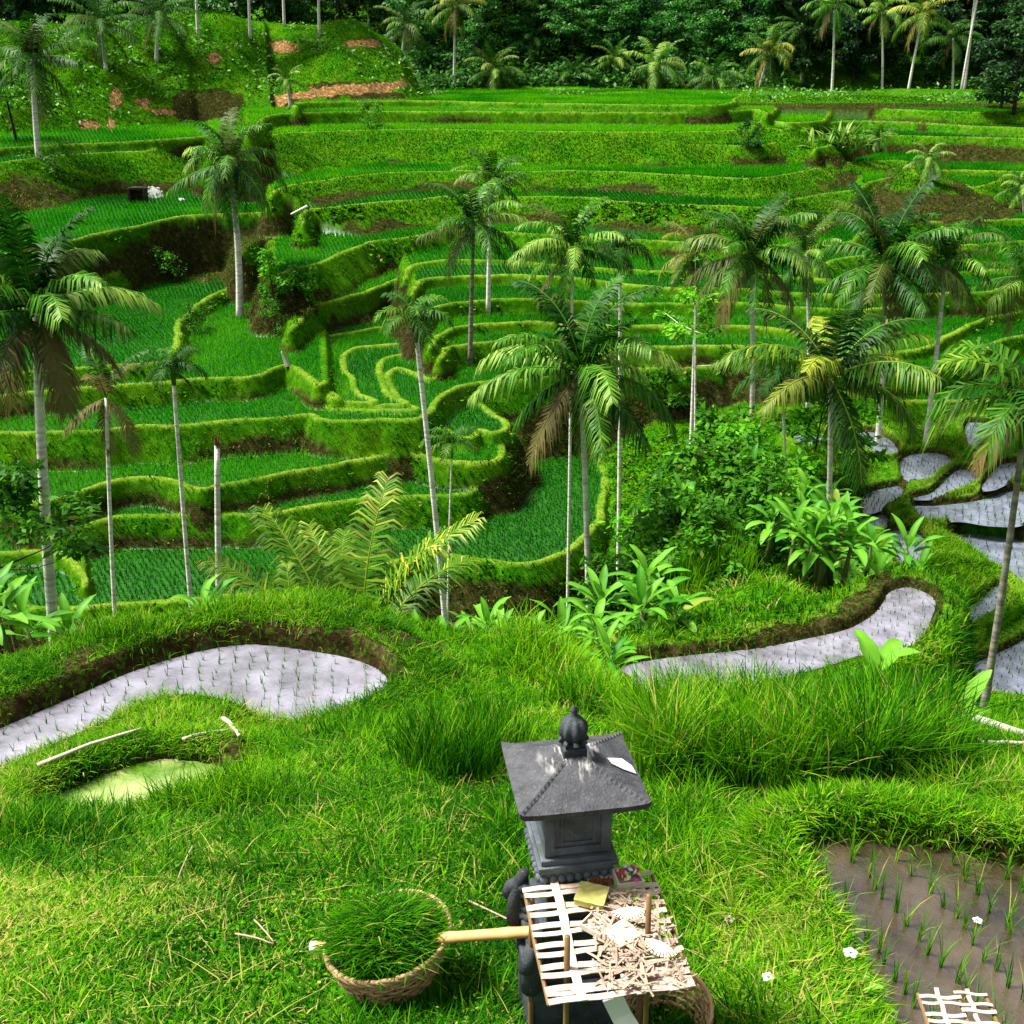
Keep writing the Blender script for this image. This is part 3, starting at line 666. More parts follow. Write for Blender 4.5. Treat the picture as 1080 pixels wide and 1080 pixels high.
n = 900; p, k = pick(mown, n); az = rng.uniform(0, 6.28, n)
parts = blades(p + np.array([0, 0, .035]), rng.uniform(.06, .2, n), rng.uniform(.004, .008, n), az, rng.uniform(2.2, 3.2, n), np.stack([rng.random(n), rng.uniform(.7, 1, n), np.zeros(n)], 1), 3)
tag(link('dead_straw', mesh_np('dead_straw', *parts), MG), 'dead straw littering the lawn', None, None, 'stuff')

add_grass('dry_lawn_grass', (stand(60, 960, 150, 34) | stand(140, 925, 70, 16) | stand(300, 880, 60, 12)) & mown if False else blob(60, 960, 170, 36, 0, .5, 3, 9) & mown | blob(160, 905, 80, 14, 0, .5, 3, 9) & mown, 16000, .03, .10, .006, .012, .7, 1.6, .75, .5, .5, 3, label='yellowed dry patch of lawn at the lower left')

casc = (GY >= 25) & (GY < 58) & (PX > 815) & (PX < 1140) & (M_WET < .5) & (M_DIRT < .5) & (PY > 430)
add_grass('cascade_grass', casc, 70000, .07, .24, .014, .03, .3, 1.2, .55, .03, .4, 3, clump=6, downhill=.7, label='grass on the bunds between the stepped ponds')
add_grass('knoll_grass', casc & (PX > 955) & (PX < 1035) & (PY > 560) & (PY < 640), 9000, .2, .5, .02, .035, .3, 1.0, .5, .02, .3, 3, clump=6, downhill=.5, label='long grass on the knoll among the stepped ponds')
# ------------------------------------------------------------------ plants
def unit(v): return v / np.maximum(np.linalg.norm(v, axis=-1, keepdims=True), 1e-9)
def tube(path, rad, n=8, cap=True):
    path = np.asarray(path, float); m = len(path); rad = np.broadcast_to(rad, (m,))
    t = unit(np.gradient(path, axis=0)); ref = np.array([.31, .95, .05]) if abs(t[0] @ np.array([0, 0, 1.])) > .5 else np.array([0, 0, 1.])
    a = unit(np.cross(t, ref)); b = np.cross(t, a); th = np.linspace(0, 2 * np.pi, n, endpoint=False)
    V = path[:, None] + rad[:, None, None] * (np.cos(th)[None, :, None] * a[:, None] + np.sin(th)[None, :, None] * b[:, None])
    I = np.arange(m * n).reshape(m, n); J = np.roll(I, -1, 1)
    T = np.concatenate([np.stack([I[:-1], J[:-1], J[1:]], -1).reshape(-1, 3), np.stack([I[:-1], J[1:], I[1:]], -1).reshape(-1, 3)])
    V = V.reshape(-1, 3)
    if cap:
        T = np.vstack([T, [(I[-1, 0], I[-1, k], I[-1, k + 1]) for k in range(1, n - 1)], [(I[0, 0], I[0, k + 1], I[0, k]) for k in range(1, n - 1)]])
    return V, T
def part_col(V, r=.5, g=0., b=0.): return np.tile(np.array([[r, g, b]]), (len(V), 1))
def trunk_mat(name, cols, ring=10.0):
    g = G(name); tc = g.n('ShaderNodeTexCoord').outputs['Object']
    mp = g.n('ShaderNodeMapping', Vector=tc); mp.inputs['Scale'].default_value = (1.5, 1.5, ring)
    n = g.noise(1.0, 3, mp.outputs[0]); n2 = g.noise(3.0, 4, tc)
    c = g.ramp(n, [(.3, cols[0]), (.5, cols[1]), (.72, cols[2])]); c = g.mix(g.math('MULTIPLY', n2, .5), c, cols[0])
    return g.done(g.surf(c, .85, .2, g.bump(n, .5, .03)))
T_PALE = trunk_mat('pale_palm_bark', ((.34, .30, .26), (.74, .70, .64), (.92, .90, .86)))
T_GREY = trunk_mat('grey_palm_bark', ((.05, .045, .035), (.22, .20, .16), (.42, .39, .33)))
T_RUST = trunk_mat('rusty_palm_bark', ((.05, .02, .012), (.17, .07, .035), (.32, .22, .15)))
T_DARK = trunk_mat('dark_bark', ((.012, .009, .006), (.035, .028, .02), (.09, .08, .06)), 3)
LP = {
 'green': leaf_mat('palm_leaf_green', [(0, (.003, .028, .001)), (.45, (.013, .082, .002)), (.75, (.055, .20, .006)), (1, (.24, .38, .06))], (.17, .12, .045), .5, .14, .25),
 'yellow': leaf_mat('palm_leaf_yellow', [(0, (.006, .038, .002)), (.4, (.022, .10, .003)), (.7, (.09, .21, .007)), (1, (.42, .42, .05))], (.30, .21, .06), .5, .16, .25),
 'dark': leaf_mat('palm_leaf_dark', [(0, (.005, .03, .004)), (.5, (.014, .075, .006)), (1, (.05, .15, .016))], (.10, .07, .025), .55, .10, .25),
 'deep': leaf_mat('areca_leaf', [(0, (.006, .04, .003)), (.5, (.022, .11, .006)), (.85, (.09, .22, .012)), (1, (.25, .34, .03))], (.18, .12, .045), .5, .12, .3),
}
M_NUT = G('coconut'); M_NUT = M_NUT.done(M_NUT.surf((.16, .11, .02), .5, .3))
M_SHEATH = G('crownshaft'); M_SHEATH = M_SHEATH.done(M_SHEATH.surf((.05, .11, .02), .45, .3))

def frond(o, az, el, L, droop, ll, lw, nl, sag, dead=0., hue=.5, K=16, fold=.15, rad=.02):
    ds = L / K; p = np.array(o, float); pts = [p.copy()]; dr = []
    for k in range(K):
        e = el - droop * ((k + .5) / K) ** 1.35; a = az + .12 * math.sin(3 * hue + k * .2)
        d = np.array([math.cos(a) * math.cos(e), math.sin(a) * math.cos(e), math.sin(e)]); p = p + d * ds; pts.append(p.copy()); dr.append(d)
    pts = np.array(pts); dr = np.array(dr + [dr[-1]])
    V0, T0 = tube(pts, np.linspace(rad, rad * .25, K + 1), 4, False)
    out = [(V0, T0, part_col(V0, .75, max(dead, .05)))]
    t = np.linspace(.10, .995, nl); f = t * K; i = np.minimum(f.astype(int), K - 1); fr_ = (f - i)[:, None]
    base = pts[i] * (1 - fr_) + pts[i + 1] * fr_; D = unit(dr[i] * (1 - fr_) + dr[i + 1] * fr_)
    S = unit(np.cross(D, np.array([0, 0, 1.]))); Nn = np.cross(S, D)
    prof = np.clip(np.sin(np.pi * (.10 + .84 * t)) ** .55, .25, 1)
    for sgn in (-1, 1):
        n = nl; jit = rng.normal(0, .10, (n, 3))
        fw = (.35 + .75 * t ** 2)[:, None]
        d = unit(S * sgn + D * fw + Nn * (fold + .1) + jit * 1.6)
        l = ll * prof * rng.uniform(.8, 1.12, n); w = lw * (.6 + .4 * prof)
        mid = base + d * (l * .5)[:, None] + np.array([0, 0, -1.]) * (l * sag * .18)[:, None]
        tip = base + d * (l * .82)[:, None] + np.array([0, 0, -1.]) * (l * sag * .75)[:, None]
        Wd = D * (w * .5)[:, None]
        V = np.stack([base - Wd * .7, base + Wd * .7, mid - Wd, mid + Wd, tip], 1).reshape(-1, 3)
        T = (np.arange(n)[:, None, None] * 5 + np.array([(0, 1, 2), (1, 3, 2), (2, 3, 4)])[None]).reshape(-1, 3)
        r = np.clip(hue + rng.normal(0, .13, n) + .28 * (t - .5), 0, 1); g_ = np.clip(dead + (rng.random(n) < .04) * .5, 0, 1)
        out.append((V, T, np.repeat(np.stack([r, g_, 0 * r], 1), 5, 0)))
    return join(out)

def coconut_crown(Rr, nf=22, droopy=.0, hue=.5, dead=1, ll=.25, nl=42, hang=.32):
    fs = []; up = max(3, int(nf * .2)); arch = int(nf * (1 - hang)) - up
    for k in range(nf):
        az = k * 2.39996 + rng.normal(0, .25); L = Rr * rng.uniform(.92, 1.15); isd = k >= nf - dead
        if k < up: el, dr = R(rng.uniform(58, 86)), R(rng.uniform(35, 90)); sag = .5
        elif k < up + arch: q = (k - up) / arch; el, dr = R(66 - 62 * q + rng.normal(0, 6) - 10 * droopy), R(rng.uniform(55, 95) + 20 * droopy); sag = .8 + .5 * q
        else: q = (k - up - arch) / max(1, nf - up - arch - 1); el, dr = R(2 - 52 * q - 12 * droopy + rng.normal(0, 6)), R(rng.uniform(28, 60)); sag = 1.3; L *= .92
        h = np.clip(hue + (-.22 if k < up else .20 if k < up + arch else -.05) + rng.normal(0, .15), 0, 1)
        fs.append(frond((0, 0, 0), az, el, L, dr, Rr * ll * rng.uniform(.85, 1.1), Rr * .018 + .016, nl, sag, .75 if isd else (0. if rng.random() > .12 else .3), h, rad=Rr * .011, K=14))
    return fs
def areca_crown(Rr, nf=9, hue=.5, ll=.44, nl=30):
    fs = []
    for k in range(nf):
        q = (k + .5) / nf
        fs.append(frond((0, 0, 0), k * 2.39996 + rng.normal(0, .2), R(80) - q * R(70), Rr * rng.uniform(.95, 1.15), R(105) * rng.uniform(.8, 1.15), Rr * ll, Rr * .036, nl, .6 + .8 * q, 0, np.clip(hue + rng.normal(0, .15), 0, 1), 12, .5, Rr * .014))
    if True:
        fs.append(frond((0, 0, -.1), rng.uniform(0, 6), R(-30), Rr * .8, R(50), Rr * ll * .7, Rr * .04, nl, .9, .9, .5, 10, .1, Rr * .012))
    return fs
def palm(name, label, cpx, cpy, Rpx, bpx, Y, kind='coconut', leafk='green', bark='pale', r0=.14, hue=.5, nf=None, droopy=0., dead=1, group=None, dY=0.0, bys=None, hang=.32, nuts=0, crown=True, flare=1.25, curve=.0):
    """a palm whose crown centre is seen at (cpx,cpy) at range Y+dY, standing on the land at range Y under bearing bpx"""
    base = np.array(hit(bpx, bys)) if bys else np.array(ground_point(bpx, Y)); Y = base[1]
    Rpx = Rpx * 1.10; top = np.array(P(cpx, cpy, Y + dY)); depth = (top[1] * CP - top[2] * SP); Rr = Rpx * depth / F
    ob = thing(name, label, 'palm tree', tuple(base), 0, group)
    v = top - base; t = np.linspace(0, 1, 14)[:, None]
    side = np.array([v[1], -v[0], 0.]); side = side / max(np.linalg.norm(side), 1e-6)
    lat = np.array([1., .3, 0])
    path = v * t + lat * (np.sin(t * np.pi) * curve * np.linalg.norm(v)) + np.array([v[0], v[1], 0]) * (t ** 1.6 - t) * .6
    path[0, 2] -= .4
    tt = t[:, 0]; rad = r0 * (1 - .38 * tt) + r0 * (flare - 1) * np.exp(-tt * 22)
    V, T = tube(path, rad, 10)
    bk = {'pale': T_PALE, 'grey': T_GREY, 'rust': T_RUST, 'dark': T_DARK}[bark]
    link('trunk', mesh_np('trunk', V, T, smooth=True), bk, ob)
    if crown:
        if kind == 'areca':
            fs = areca_crown(Rr, nf or 10, hue)
            sh = tube(np.stack([v * 0, unit(v[None])[0] * .35 * Rr, unit(v[None])[0] * .62 * Rr]) + v - unit(v[None])[0] * .5 * Rr, np.array([r0 * .75, r0 * .95, r0 * .5]), 9)
            link('crownshaft', mesh_np('crownshaft', *sh, smooth=True), M_SHEATH, ob)
        else: fs = coconut_crown(Rr, nf or 24, droopy, hue, dead, hang=hang, nl=60 if Rpx > 70 else 42)
        V, T, c = join(fs); V = V + v
        link('crown', mesh_np('crown', V, T, c), LP[leafk], ob)
    if nuts:
        for k in range(nuts):
            a = k * 2.4 + .3; rr = .13
            bm = bmesh.new(); bmesh.ops.create_icosphere(bm, subdivisions=2, radius=rr)
            for q in bm.verts: q.co.z *= 1.25; q.co += Vector(v) + Vector((math.cos(a) * .32, math.sin(a) * .32, -.28 - .12 * (k % 3)))
            me = bpy.data.meshes.new('coconut'); bm.to_mesh(me); bm.free(); link('coconut', me, M_NUT, ob)
    return ob
HILLP = 'palms on the terraced hillside'; RAV = 'palms rising from the ravine'; RID = 'slender palms behind the left ridge'; FORP = 'palms at the forest edge'
palm('coconut_palm', 'big coconut palm in the centre with drooping fronds and a cluster of nuts', 612, 392, 108, 622, 30, nf=23, hue=.52, hang=.38, nuts=7, r0=.11, group=RAV, droopy=.25, dead=3)
palm('coconut_palm', 'yellow-tipped coconut palm above the banana clump, on a dark two-tone trunk', 876, 398, 112, 868, 37, leafk='yellow', bark='pale', nf=17, hue=.30, r0=.12, group=RAV, hang=.15, dead=0)
palm('coconut_palm', 'tall coconut palm with hanging fronds standing on bare soil halfway up the left slope', 242, 172, 62, 253, 66, bys=336, nf=26, droopy=.75, hue=.45, r0=.24, group=HILLP, bark='pale', curve=.02)
palm('coconut_palm', 'coconut palm with an upright spear and a dark trunk in the middle of the slope', 500, 236, 62, 496, 58, nf=18, bark='grey', r0=.15, hue=.45, group=HILLP, bys=381)
palm('coconut_palm', 'small hazy coconut palm just behind the spear-topped palm', 518, 190, 40, 515, 75, nf=18, r0=.15, hue=.5, group=HILLP, bys=331)
palm('coconut_palm', 'coconut palm with ragged pale fronds above the big central crown', 604, 262, 62, 597, 37, nf=18, r0=.07, hue=.6, group=RAV)
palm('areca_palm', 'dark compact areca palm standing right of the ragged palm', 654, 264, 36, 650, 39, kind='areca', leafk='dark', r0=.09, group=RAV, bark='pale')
palm('coconut_palm', 'large coconut palm with dead hanging fronds and a white trunk right of centre', 793, 268, 76, 790, 46, nf=22, hue=.4, r0=.14, dead=4, group=RAV, droopy=.15)
palm('coconut_palm', 'half hidden palm squeezed between the two large right-hand palms', 850, 268, 44, 852, 58, nf=16, hue=.5, r0=.12, group=HILLP)
palm('coconut_palm', 'tall dark coconut palm with upright spear before the right-hand terraces', 934, 278, 84, 925, 52, leafk='green', nf=24, hue=.3, r0=.14, group=HILLP)
palm('coconut_palm', 'coconut palm on a leaning white trunk beside the topmost pond', 998, 276, 58, 976, 52, nf=20, hue=.45, r0=.13, group=HILLP)
palm('coconut_palm', 'coconut palm cut by the right edge below the upper terraces', 1084, 292, 62, 1090, 52, nf=20, hue=.5, r0=.14, group=HILLP)
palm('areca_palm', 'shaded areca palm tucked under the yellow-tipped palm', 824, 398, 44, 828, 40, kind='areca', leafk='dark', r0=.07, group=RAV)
palm('areca_palm', 'large glossy areca palm at the right edge on a thin ringed grey trunk', 1084, 425, 92, 1036, 12.3, kind='areca', leafk='deep', nf=15, r0=.052, bark='grey', hue=.6)
palm('areca_palm', 'slim areca palm with a dark tufted head on a long leaning white trunk', 437, 338, 42, 480, 24, kind='areca', leafk='deep', nf=12, r0=.085, hue=.4, group=RID)
palm('coconut_palm', 'shadowy palm at the left edge with a tall pale trunk and brown hanging fronds', 38, 330, 120, 70, 20.5, leafk='green', bark='pale', nf=20, hue=.45, r0=.13, dead=4, group=RID, droopy=.1)
palm('areca_palm', 'small dark-headed areca palm left of the bare stump', 182, 388, 34, 221, 25, kind='areca', leafk='dark', nf=10, r0=.07, group=RID, hue=.6)
palm('coconut_palm', 'thin palm with withered brown fronds hanging from its top', 112, 420, 62, 137, 24.5, leafk='green', nf=7, dead=5, r0=.065, group=RID, droopy=.7)
palm('areca_palm', 'little areca palm behind the long white leaning trunk', 477, 468, 30, 472, 42, kind='areca', leafk='deep', nf=10, r0=.06, hue=.5)
palm('coconut_palm', 'pale feathery palm on a white trunk behind the ravine trees', 735, 268, 48, 726, 50, leafk='yellow', nf=16, hue=.4, r0=.10, group=RAV, droopy=.3)
stump = palm('dead_palm_trunk', 'bare white headless palm trunk behind the left ridge', 229, 470, 10, 240, 23, crown=False, r0=.095, flare=1.05)
bm = bmesh.new(); tq = np.array(P(229, 470, stump.location.y)) - np.array(stump.location)
for k in range(9):
    a_ = k * .7; o_ = tq + np.array([math.cos(a_) * .035, math.sin(a_) * .035, -.05]); e_ = o_ + np.array([math.cos(a_) * .03 + .02, math.sin(a_) * .03, rng.uniform(.08, .42)])
    V, T = tube(np.stack([o_, (o_ + e_) / 2, e_]), np.array([.028, .02, .006]), 4); vs = [bm.verts.new(tuple(v)) for v in V]
    for t_ in T: bm.faces.new([vs[i] for i in t_])
me = bpy.data.meshes.new('splintered_top'); bm.to_mesh(me); bm.free(); link('splintered_top', me, T_RUST, stump)
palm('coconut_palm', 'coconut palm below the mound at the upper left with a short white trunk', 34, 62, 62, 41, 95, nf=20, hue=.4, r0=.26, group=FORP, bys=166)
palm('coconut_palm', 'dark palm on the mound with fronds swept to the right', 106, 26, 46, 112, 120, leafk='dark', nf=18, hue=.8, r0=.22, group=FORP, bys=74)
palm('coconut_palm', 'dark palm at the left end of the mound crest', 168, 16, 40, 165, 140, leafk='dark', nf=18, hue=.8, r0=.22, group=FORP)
for px, bpy_, px2, what in ((206, 36, 209, 'leftmost bare white trunk on the mound crest'), (262, 38, 264, 'bare white trunk at the middle of the mound crest'), (298, 25, 300, 'short bare trunk behind the notch of the mound'), (336, 37, 337, 'bare white trunk right of the notch of the mound'), (390, 26, 389, 'bare white trunk above the bare patch of the mound')):
    palm('tall_palm', what, px, -70, 50, px2, 135, bys=bpy_ + 3, leafk='dark', nf=14, r0=.19, hue=.5, group='tall trunks along the mound crest', flare=1.05)
for (cx, cy, rp, bx, Yd, lab, lk, hu) in ((480, 6, 32, 479, 150, 'palm with pale hanging fronds and a white trunk at the forest edge', 'yellow', .4), (428, 26, 32, 424, 146, 'slanting palm just right of the mound', 'green', .4),
     (520, 74, 30, 520, 148, 'low wide palm directly behind the top rice field', 'green', .75), (606, 80, 24, 608, 150, 'small slim palm left of the largest forest-edge palm', 'green', .4), (691, 70, 36, 690, 149, 'largest low palm behind the middle of the top rice field', 'green', .8), (648, 62, 24, 650, 153, 'grey-green palm left of the largest forest-edge palm', 'green', .7),
     (752, 84, 30, 752, 146, 'dark spreading palm near the right end of the top rice field', 'green', .5), (812, 56, 34, 800, 148, 'pale-fronded leaning palm beyond the end of the top field', 'yellow', .4),
     (880, 4, 34, 877, 140, 'tall palm with a thin straight white trunk left of the leaning ones', 'green', .5), (974, 14, 38, 957, 141, 'tall palm with a leaning white trunk and yellowish crown', 'yellow', .5), (1038, -40, 36, 1013, 143, 'very tall leaning white palm trunk near the right edge', 'green', .5), (1033, -46, 30, 1016, 144.5, 'second thinner trunk crossing the very tall leaning one', 'green', .5),
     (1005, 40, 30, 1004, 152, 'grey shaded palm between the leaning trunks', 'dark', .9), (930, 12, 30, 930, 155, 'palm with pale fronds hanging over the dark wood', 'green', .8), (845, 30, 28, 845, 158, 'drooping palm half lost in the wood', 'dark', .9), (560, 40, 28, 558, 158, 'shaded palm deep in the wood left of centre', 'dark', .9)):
    Yd += 21 if Yd > 144.6 else 24
    palm('coconut_palm', lab, cx, cy, rp, bx, Yd, leafk=lk, nf=18, r0=.20, hue=hu, group=FORP, flare=1.05, droopy=.25)
for (cx, cy, rp, bx, by, lab) in ((980, 168, 26, 981, 192, 'stemless grey-green palm on the far right terraces'), (926, 146, 18, 926, 158, 'tiny palm right of the spiky shrub'), (1078, 196, 26, 1080, 225, 'palm with whitish fronds at the right edge'), (302, 84, 20, 306, 112, 'small ragged palm in the gully of the mound')):
    palm('young_palm', lab, cx, cy, rp, bx, 110, bys=by, nf=14, r0=.15, hue=.75, group='small palms on the far slope', droopy=.3)

# feathery clump of young palm fronds behind the ridge
def frond_clump(name, label, px, Y, items, leafk, K=18, nl=78, k=1.0):
    base = np.array(ground_point(px, Y)); ob = thing(name, label, 'palm', tuple(base))
    fs = []
    for az, el, L, dr, hue, dead in items: fs.append(frond((rng.normal(0, .12), rng.normal(0, .12), 0), R(az), R(el), L * k, R(dr), L * k * .27, .052, nl, .6, dead, hue, K, .3, .035))
    V, T, c = join(fs); link('fronds', mesh_np('fronds', V, T, c), LP[leafk], ob); return ob
frond_clump('feather_palm', 'bushy young palm with tall feathery arching fronds behind the ridge', 372, 18.0, [(20, 74, 5.2, 50, .6, 0), (75, 84, 5.0, 40, .6, 0), (160, 62, 4.6, 60, .6, 0), (140, 75, 4.8, 55, .55, 0), (185, 50, 4.2, 70, .65, 0), (-20, 50, 4, 70, .45, .1), (-60, 58, 4, 80, .5, 0), (-110, 60, 4, 80, .6, 0), (-5, 38, 3.6, 60, .3, .7), (10, 25, 3.2, 55, .3, .8), (100, 60, 4.5, 60, .5, 0), (220, 40, 3.5, 60, .55, .1), (45, 55, 4.3, 60, .5, 0), (0, 80, 4.6, 45, .65, 0), (120, 70, 4.4, 60, .6, 0)], 'yellow', k=.82)
frond_clump('feather_palm', 'low yellowish palm with broad arching fronds left of the feathery one', 318, 17.3, [(175, 68, 2.9, 100, .95, 0), (200, 45, 2.6, 90, .9, .15), (110, 80, 2.9, 40, .5, 0), (10, 40, 2.3, 95, .85, 0), (-30, 62, 2.0, 100, .8, 0), (150, 50, 2.5, 80, .9, .2)], 'yellow', nl=70, k=.75)

# bananas, and other broad-leaved plants
M_BAN = leaf_mat('banana_leaf', [(0, (.014, .11, .004)), (.5, (.05, .24, .010)), (1, (.17, .42, .03))], (.35, .28, .06), .5, .18, .4)
M_BST = G('banana_stem'); M_BST = M_BST.done(M_BST.surf((.10, .11, .03), .6, .3))
def paddle(o, az, el, L, Wd, droop, hue, dead=0., K=9, pet=.22):
    ds = L / K; p = np.array(o, float); pts = [p.copy()]; dr = []
    for k in range(K):
        e = el - droop * ((k + .5) / K) ** 1.5; d = np.array([math.cos(az) * math.cos(e), math.sin(az) * math.cos(e), math.sin(e)]); p = p + d * ds; pts.append(p.copy()); dr.append(d)
    pts = np.array(pts); D = unit(np.array(dr + [dr[-1]])); S = unit(np.cross(D, np.array([0, 0, 1.]))); N = np.cross(S, D)
    t = np.linspace(0, 1, K + 1); w = Wd * .5 * np.where(t < pet, .10, np.sin(np.pi * np.clip((t - pet) / (1 - pet), 0, 1) ** .8) ** .6 + .02)
    w[-1] = .01
    tw = rng.normal(0, .1, (K + 1, 1)); a = pts - S * w[:, None] * .93 + N * (w[:, None] * (.35 + tw)); b = pts + S * w[:, None] * .93 + N * (w[:, None] * (.35 - tw))
    V = np.stack([a, pts, b], 1).reshape(-1, 3); T = []
    for k in range(K):
        q = 3 * k
        for c in (0, 1): T += [(q + c, q + c + 1, q + c + 3), (q + c + 1, q + c + 4, q + c + 3)]
    col = part_col(V, hue, dead); col[1::3, 0] = min(1, hue + .3)
    return V, np.array(T), col
def broadleaf(name, label, px, Y, h, nl, L, Wd, group=None, cat='banana plant', stems=1, spread=.0, hue=.55, z=None, pos=None, cloned=None):
    base = np.array(pos if pos is not None else ground_point(px, Y)); ob = thing(name, label, cat, tuple(base), 0, group)
    lv = []
    for s in range(stems):
        o = np.array([rng.normal(0, spread), rng.normal(0, spread), -.1]); hh = h * rng.uniform(.7, 1.1); tip = o + np.array([rng.normal(0, .08) * hh, rng.normal(0, .08) * hh, hh])
        V, T = tube(np.stack([o, (o + tip) / 2, tip]), np.array([.11, .08, .045]) * (Wd / .5), 7)
        link('stem', mesh_np('stem', V, T, smooth=True), M_BST, ob)
        for k in range(nl + 3):
            q = (k + .5) / (nl + 3)
            lv.append(paddle(tip - np.array([0, 0, .15 * q * hh]), k * 2.4 + rng.normal(0, .3) + s, R(82) - q * R(75) + rng.normal(0, .12), L * rng.uniform(.55, .95), Wd * .62 * rng.uniform(.8, 1.15), R(60) * rng.uniform(.6, 1.4), np.clip(hue + rng.normal(0, .18), 0, 1), .5 if rng.random() < .05 else 0.))
    V, T, c = join(lv); link('leaves', mesh_np('leaves', V, T, c), M_BAN, ob); return ob
BG = 'banana plants in the ravine'
for (px, Y, h, nl, L, Wd, st, sp, lab) in (
   (850, 25.6, 1.7, 9, 1.6, .46, 5, .8, 'wide banana clump at the near end of the ravine beside the earthen bund'), (905, 27.0, 2.4, 9, 1.6, .48, 4, .8, 'banana clump at the foot of the yellow-tipped palm'), (866, 29.5, 3.4, 9, 1.8, .5, 4, .9, 'banana clump behind the palm trunk above the nearer bananas'),
   (815, 28.0, 3.0, 8, 1.6, .46, 4, .7, 'banana plant standing left of the two-tone palm trunk'), (778, 36, 5.0, 9, 1.9, .5, 4, .9, 'banana clump among the upper ravine trees'), (838, 38, 4.6, 9, 2.0, .5, 4, 1.0, 'far banana clump below the topmost loop pond'), (712, 38, 6.2, 8, 1.9, .5, 3, .9, 'tall banana plant by the pair of white trunks'), (912, 33, 3.2, 9, 1.7, .5, 4, .9, 'banana clump on the right flank of the ravine below the small ponds'),
   (885, 25.2, 1.5, 9, 1.4, .42, 4, .7, 'banana clump on the inner bend of the earthen bund'), (825, 25.0, 1.3, 9, 1.3, .40, 4, .7, 'leftmost low banana clump along the earthen bund'), (892, 29.5, 3.0, 9, 1.6, .46, 4, .9, 'banana clump between the palm foot and the right-hand ponds'), (800, 33, 4.2, 9, 1.7, .48, 4, .9, 'banana clump in the middle of the ravine below the light trees'), (740, 31, 3.6, 8, 1.6, .46, 3, .8, 'banana clump on the shaded left side of the ravine'), (855, 33.5, 3.8, 9, 1.7, .48, 4, .9, 'banana clump in the centre of the ravine behind the leafy foot of the palm'),
   (682, 22.0, 1.2, 12, 1.25, .38, 5, .55, 'leafy broad-leaved plant at the left tip of the winding pond'), (588, 16.0, 1.1, 10, 1.0, .24, 5, .5, 'broad-leaved clump on the ridge in front of the big palm trunk'), (545, 16.0, 1.0, 9, 1.0, .26, 4, .45, 'low broad-leaved clump left of the big palm trunk'),
   (495, 16.2, .6, 7, .95, .26, 2, .35, 'pair of young bananas on the ridge beneath the slim areca'), (455, 16.2, .6, 6, .9, .26, 2, .3, 'small young banana left of the pair on the ridge'), (206, 16.2, .9, 8, .95, .26, 2, .25, 'young banana beside the foot of the bare stump'), (285, 16.2, .6, 7, .8, .2, 2, .3, 'little banana right of the bare stump'),
   (10, 14.6, 1.2, 8, 1.1, .30, 2, .3, 'shaded banana at the left edge below the ridge'), (105, 16.6, 1.4, 8, 1.1, .3, 3, .35, 'dark broad-leaved plant between the tall pale trunk and the withered palm')):
    if Y > 24: L, Wd, h = L * .85, Wd * .85, h * 1.05
    broadleaf('banana_plant', lab, px, Y, h, nl, L, Wd, BG, stems=st, spread=sp)
broadleaf('banana_plant', 'bright young banana among the tall grass before the winding pond', 915, 10.2, .7, 6, .85, .34, None, hue=.85)
broadleaf('banana_plant', 'single upright pale banana leaf near the fallen log', 1012, 10.5, .25, 1, .9, .40, None, hue=.95)
broadleaf('taro_plant', 'small broad-leaved weed at the edge of the muddy pond', 905, 4.45, .1, 5, .26, .11, None, cat='weed', hue=.85)

# leafy trees and shrubs
def leaf_cloud(c, rad, n, size, hue, flat=.7, sd=.16):
    d = unit(rng.normal(0, 1, (n, 3))); r = rng.random(n) ** .5
    p = c + d * (r * rad)[:, None] * np.array([1, 1, flat])
    ax = unit(rng.normal(0, 1, (n, 3)) + d * .6); up = unit(rng.normal(0, .55, (n, 3)) + np.array([0, 0, 1.])); sd_ = unit(np.cross(ax, up))
    s = size * rng.uniform(.6, 1.3, n)[:, None]; l = unit(np.cross(up, sd_) + np.array([0, 0, -.35])) 
    V = np.stack([p, p + l * s * .5 + sd_ * s * .24, p + l * s, p + l * s * .5 - sd_ * s * .24], 1).reshape(-1, 3)
    i = np.arange(n)[:, None] * 4; T = np.concatenate([i + np.array([[0, 1, 2]]), i + np.array([[0, 2, 3]])])
    h = np.clip(hue + rng.normal(0, sd, n), 0, 1)
    return V, T, np.repeat(np.stack([h, (rng.random(n) < .02) * .6, 0 * h], 1), 4, 0)
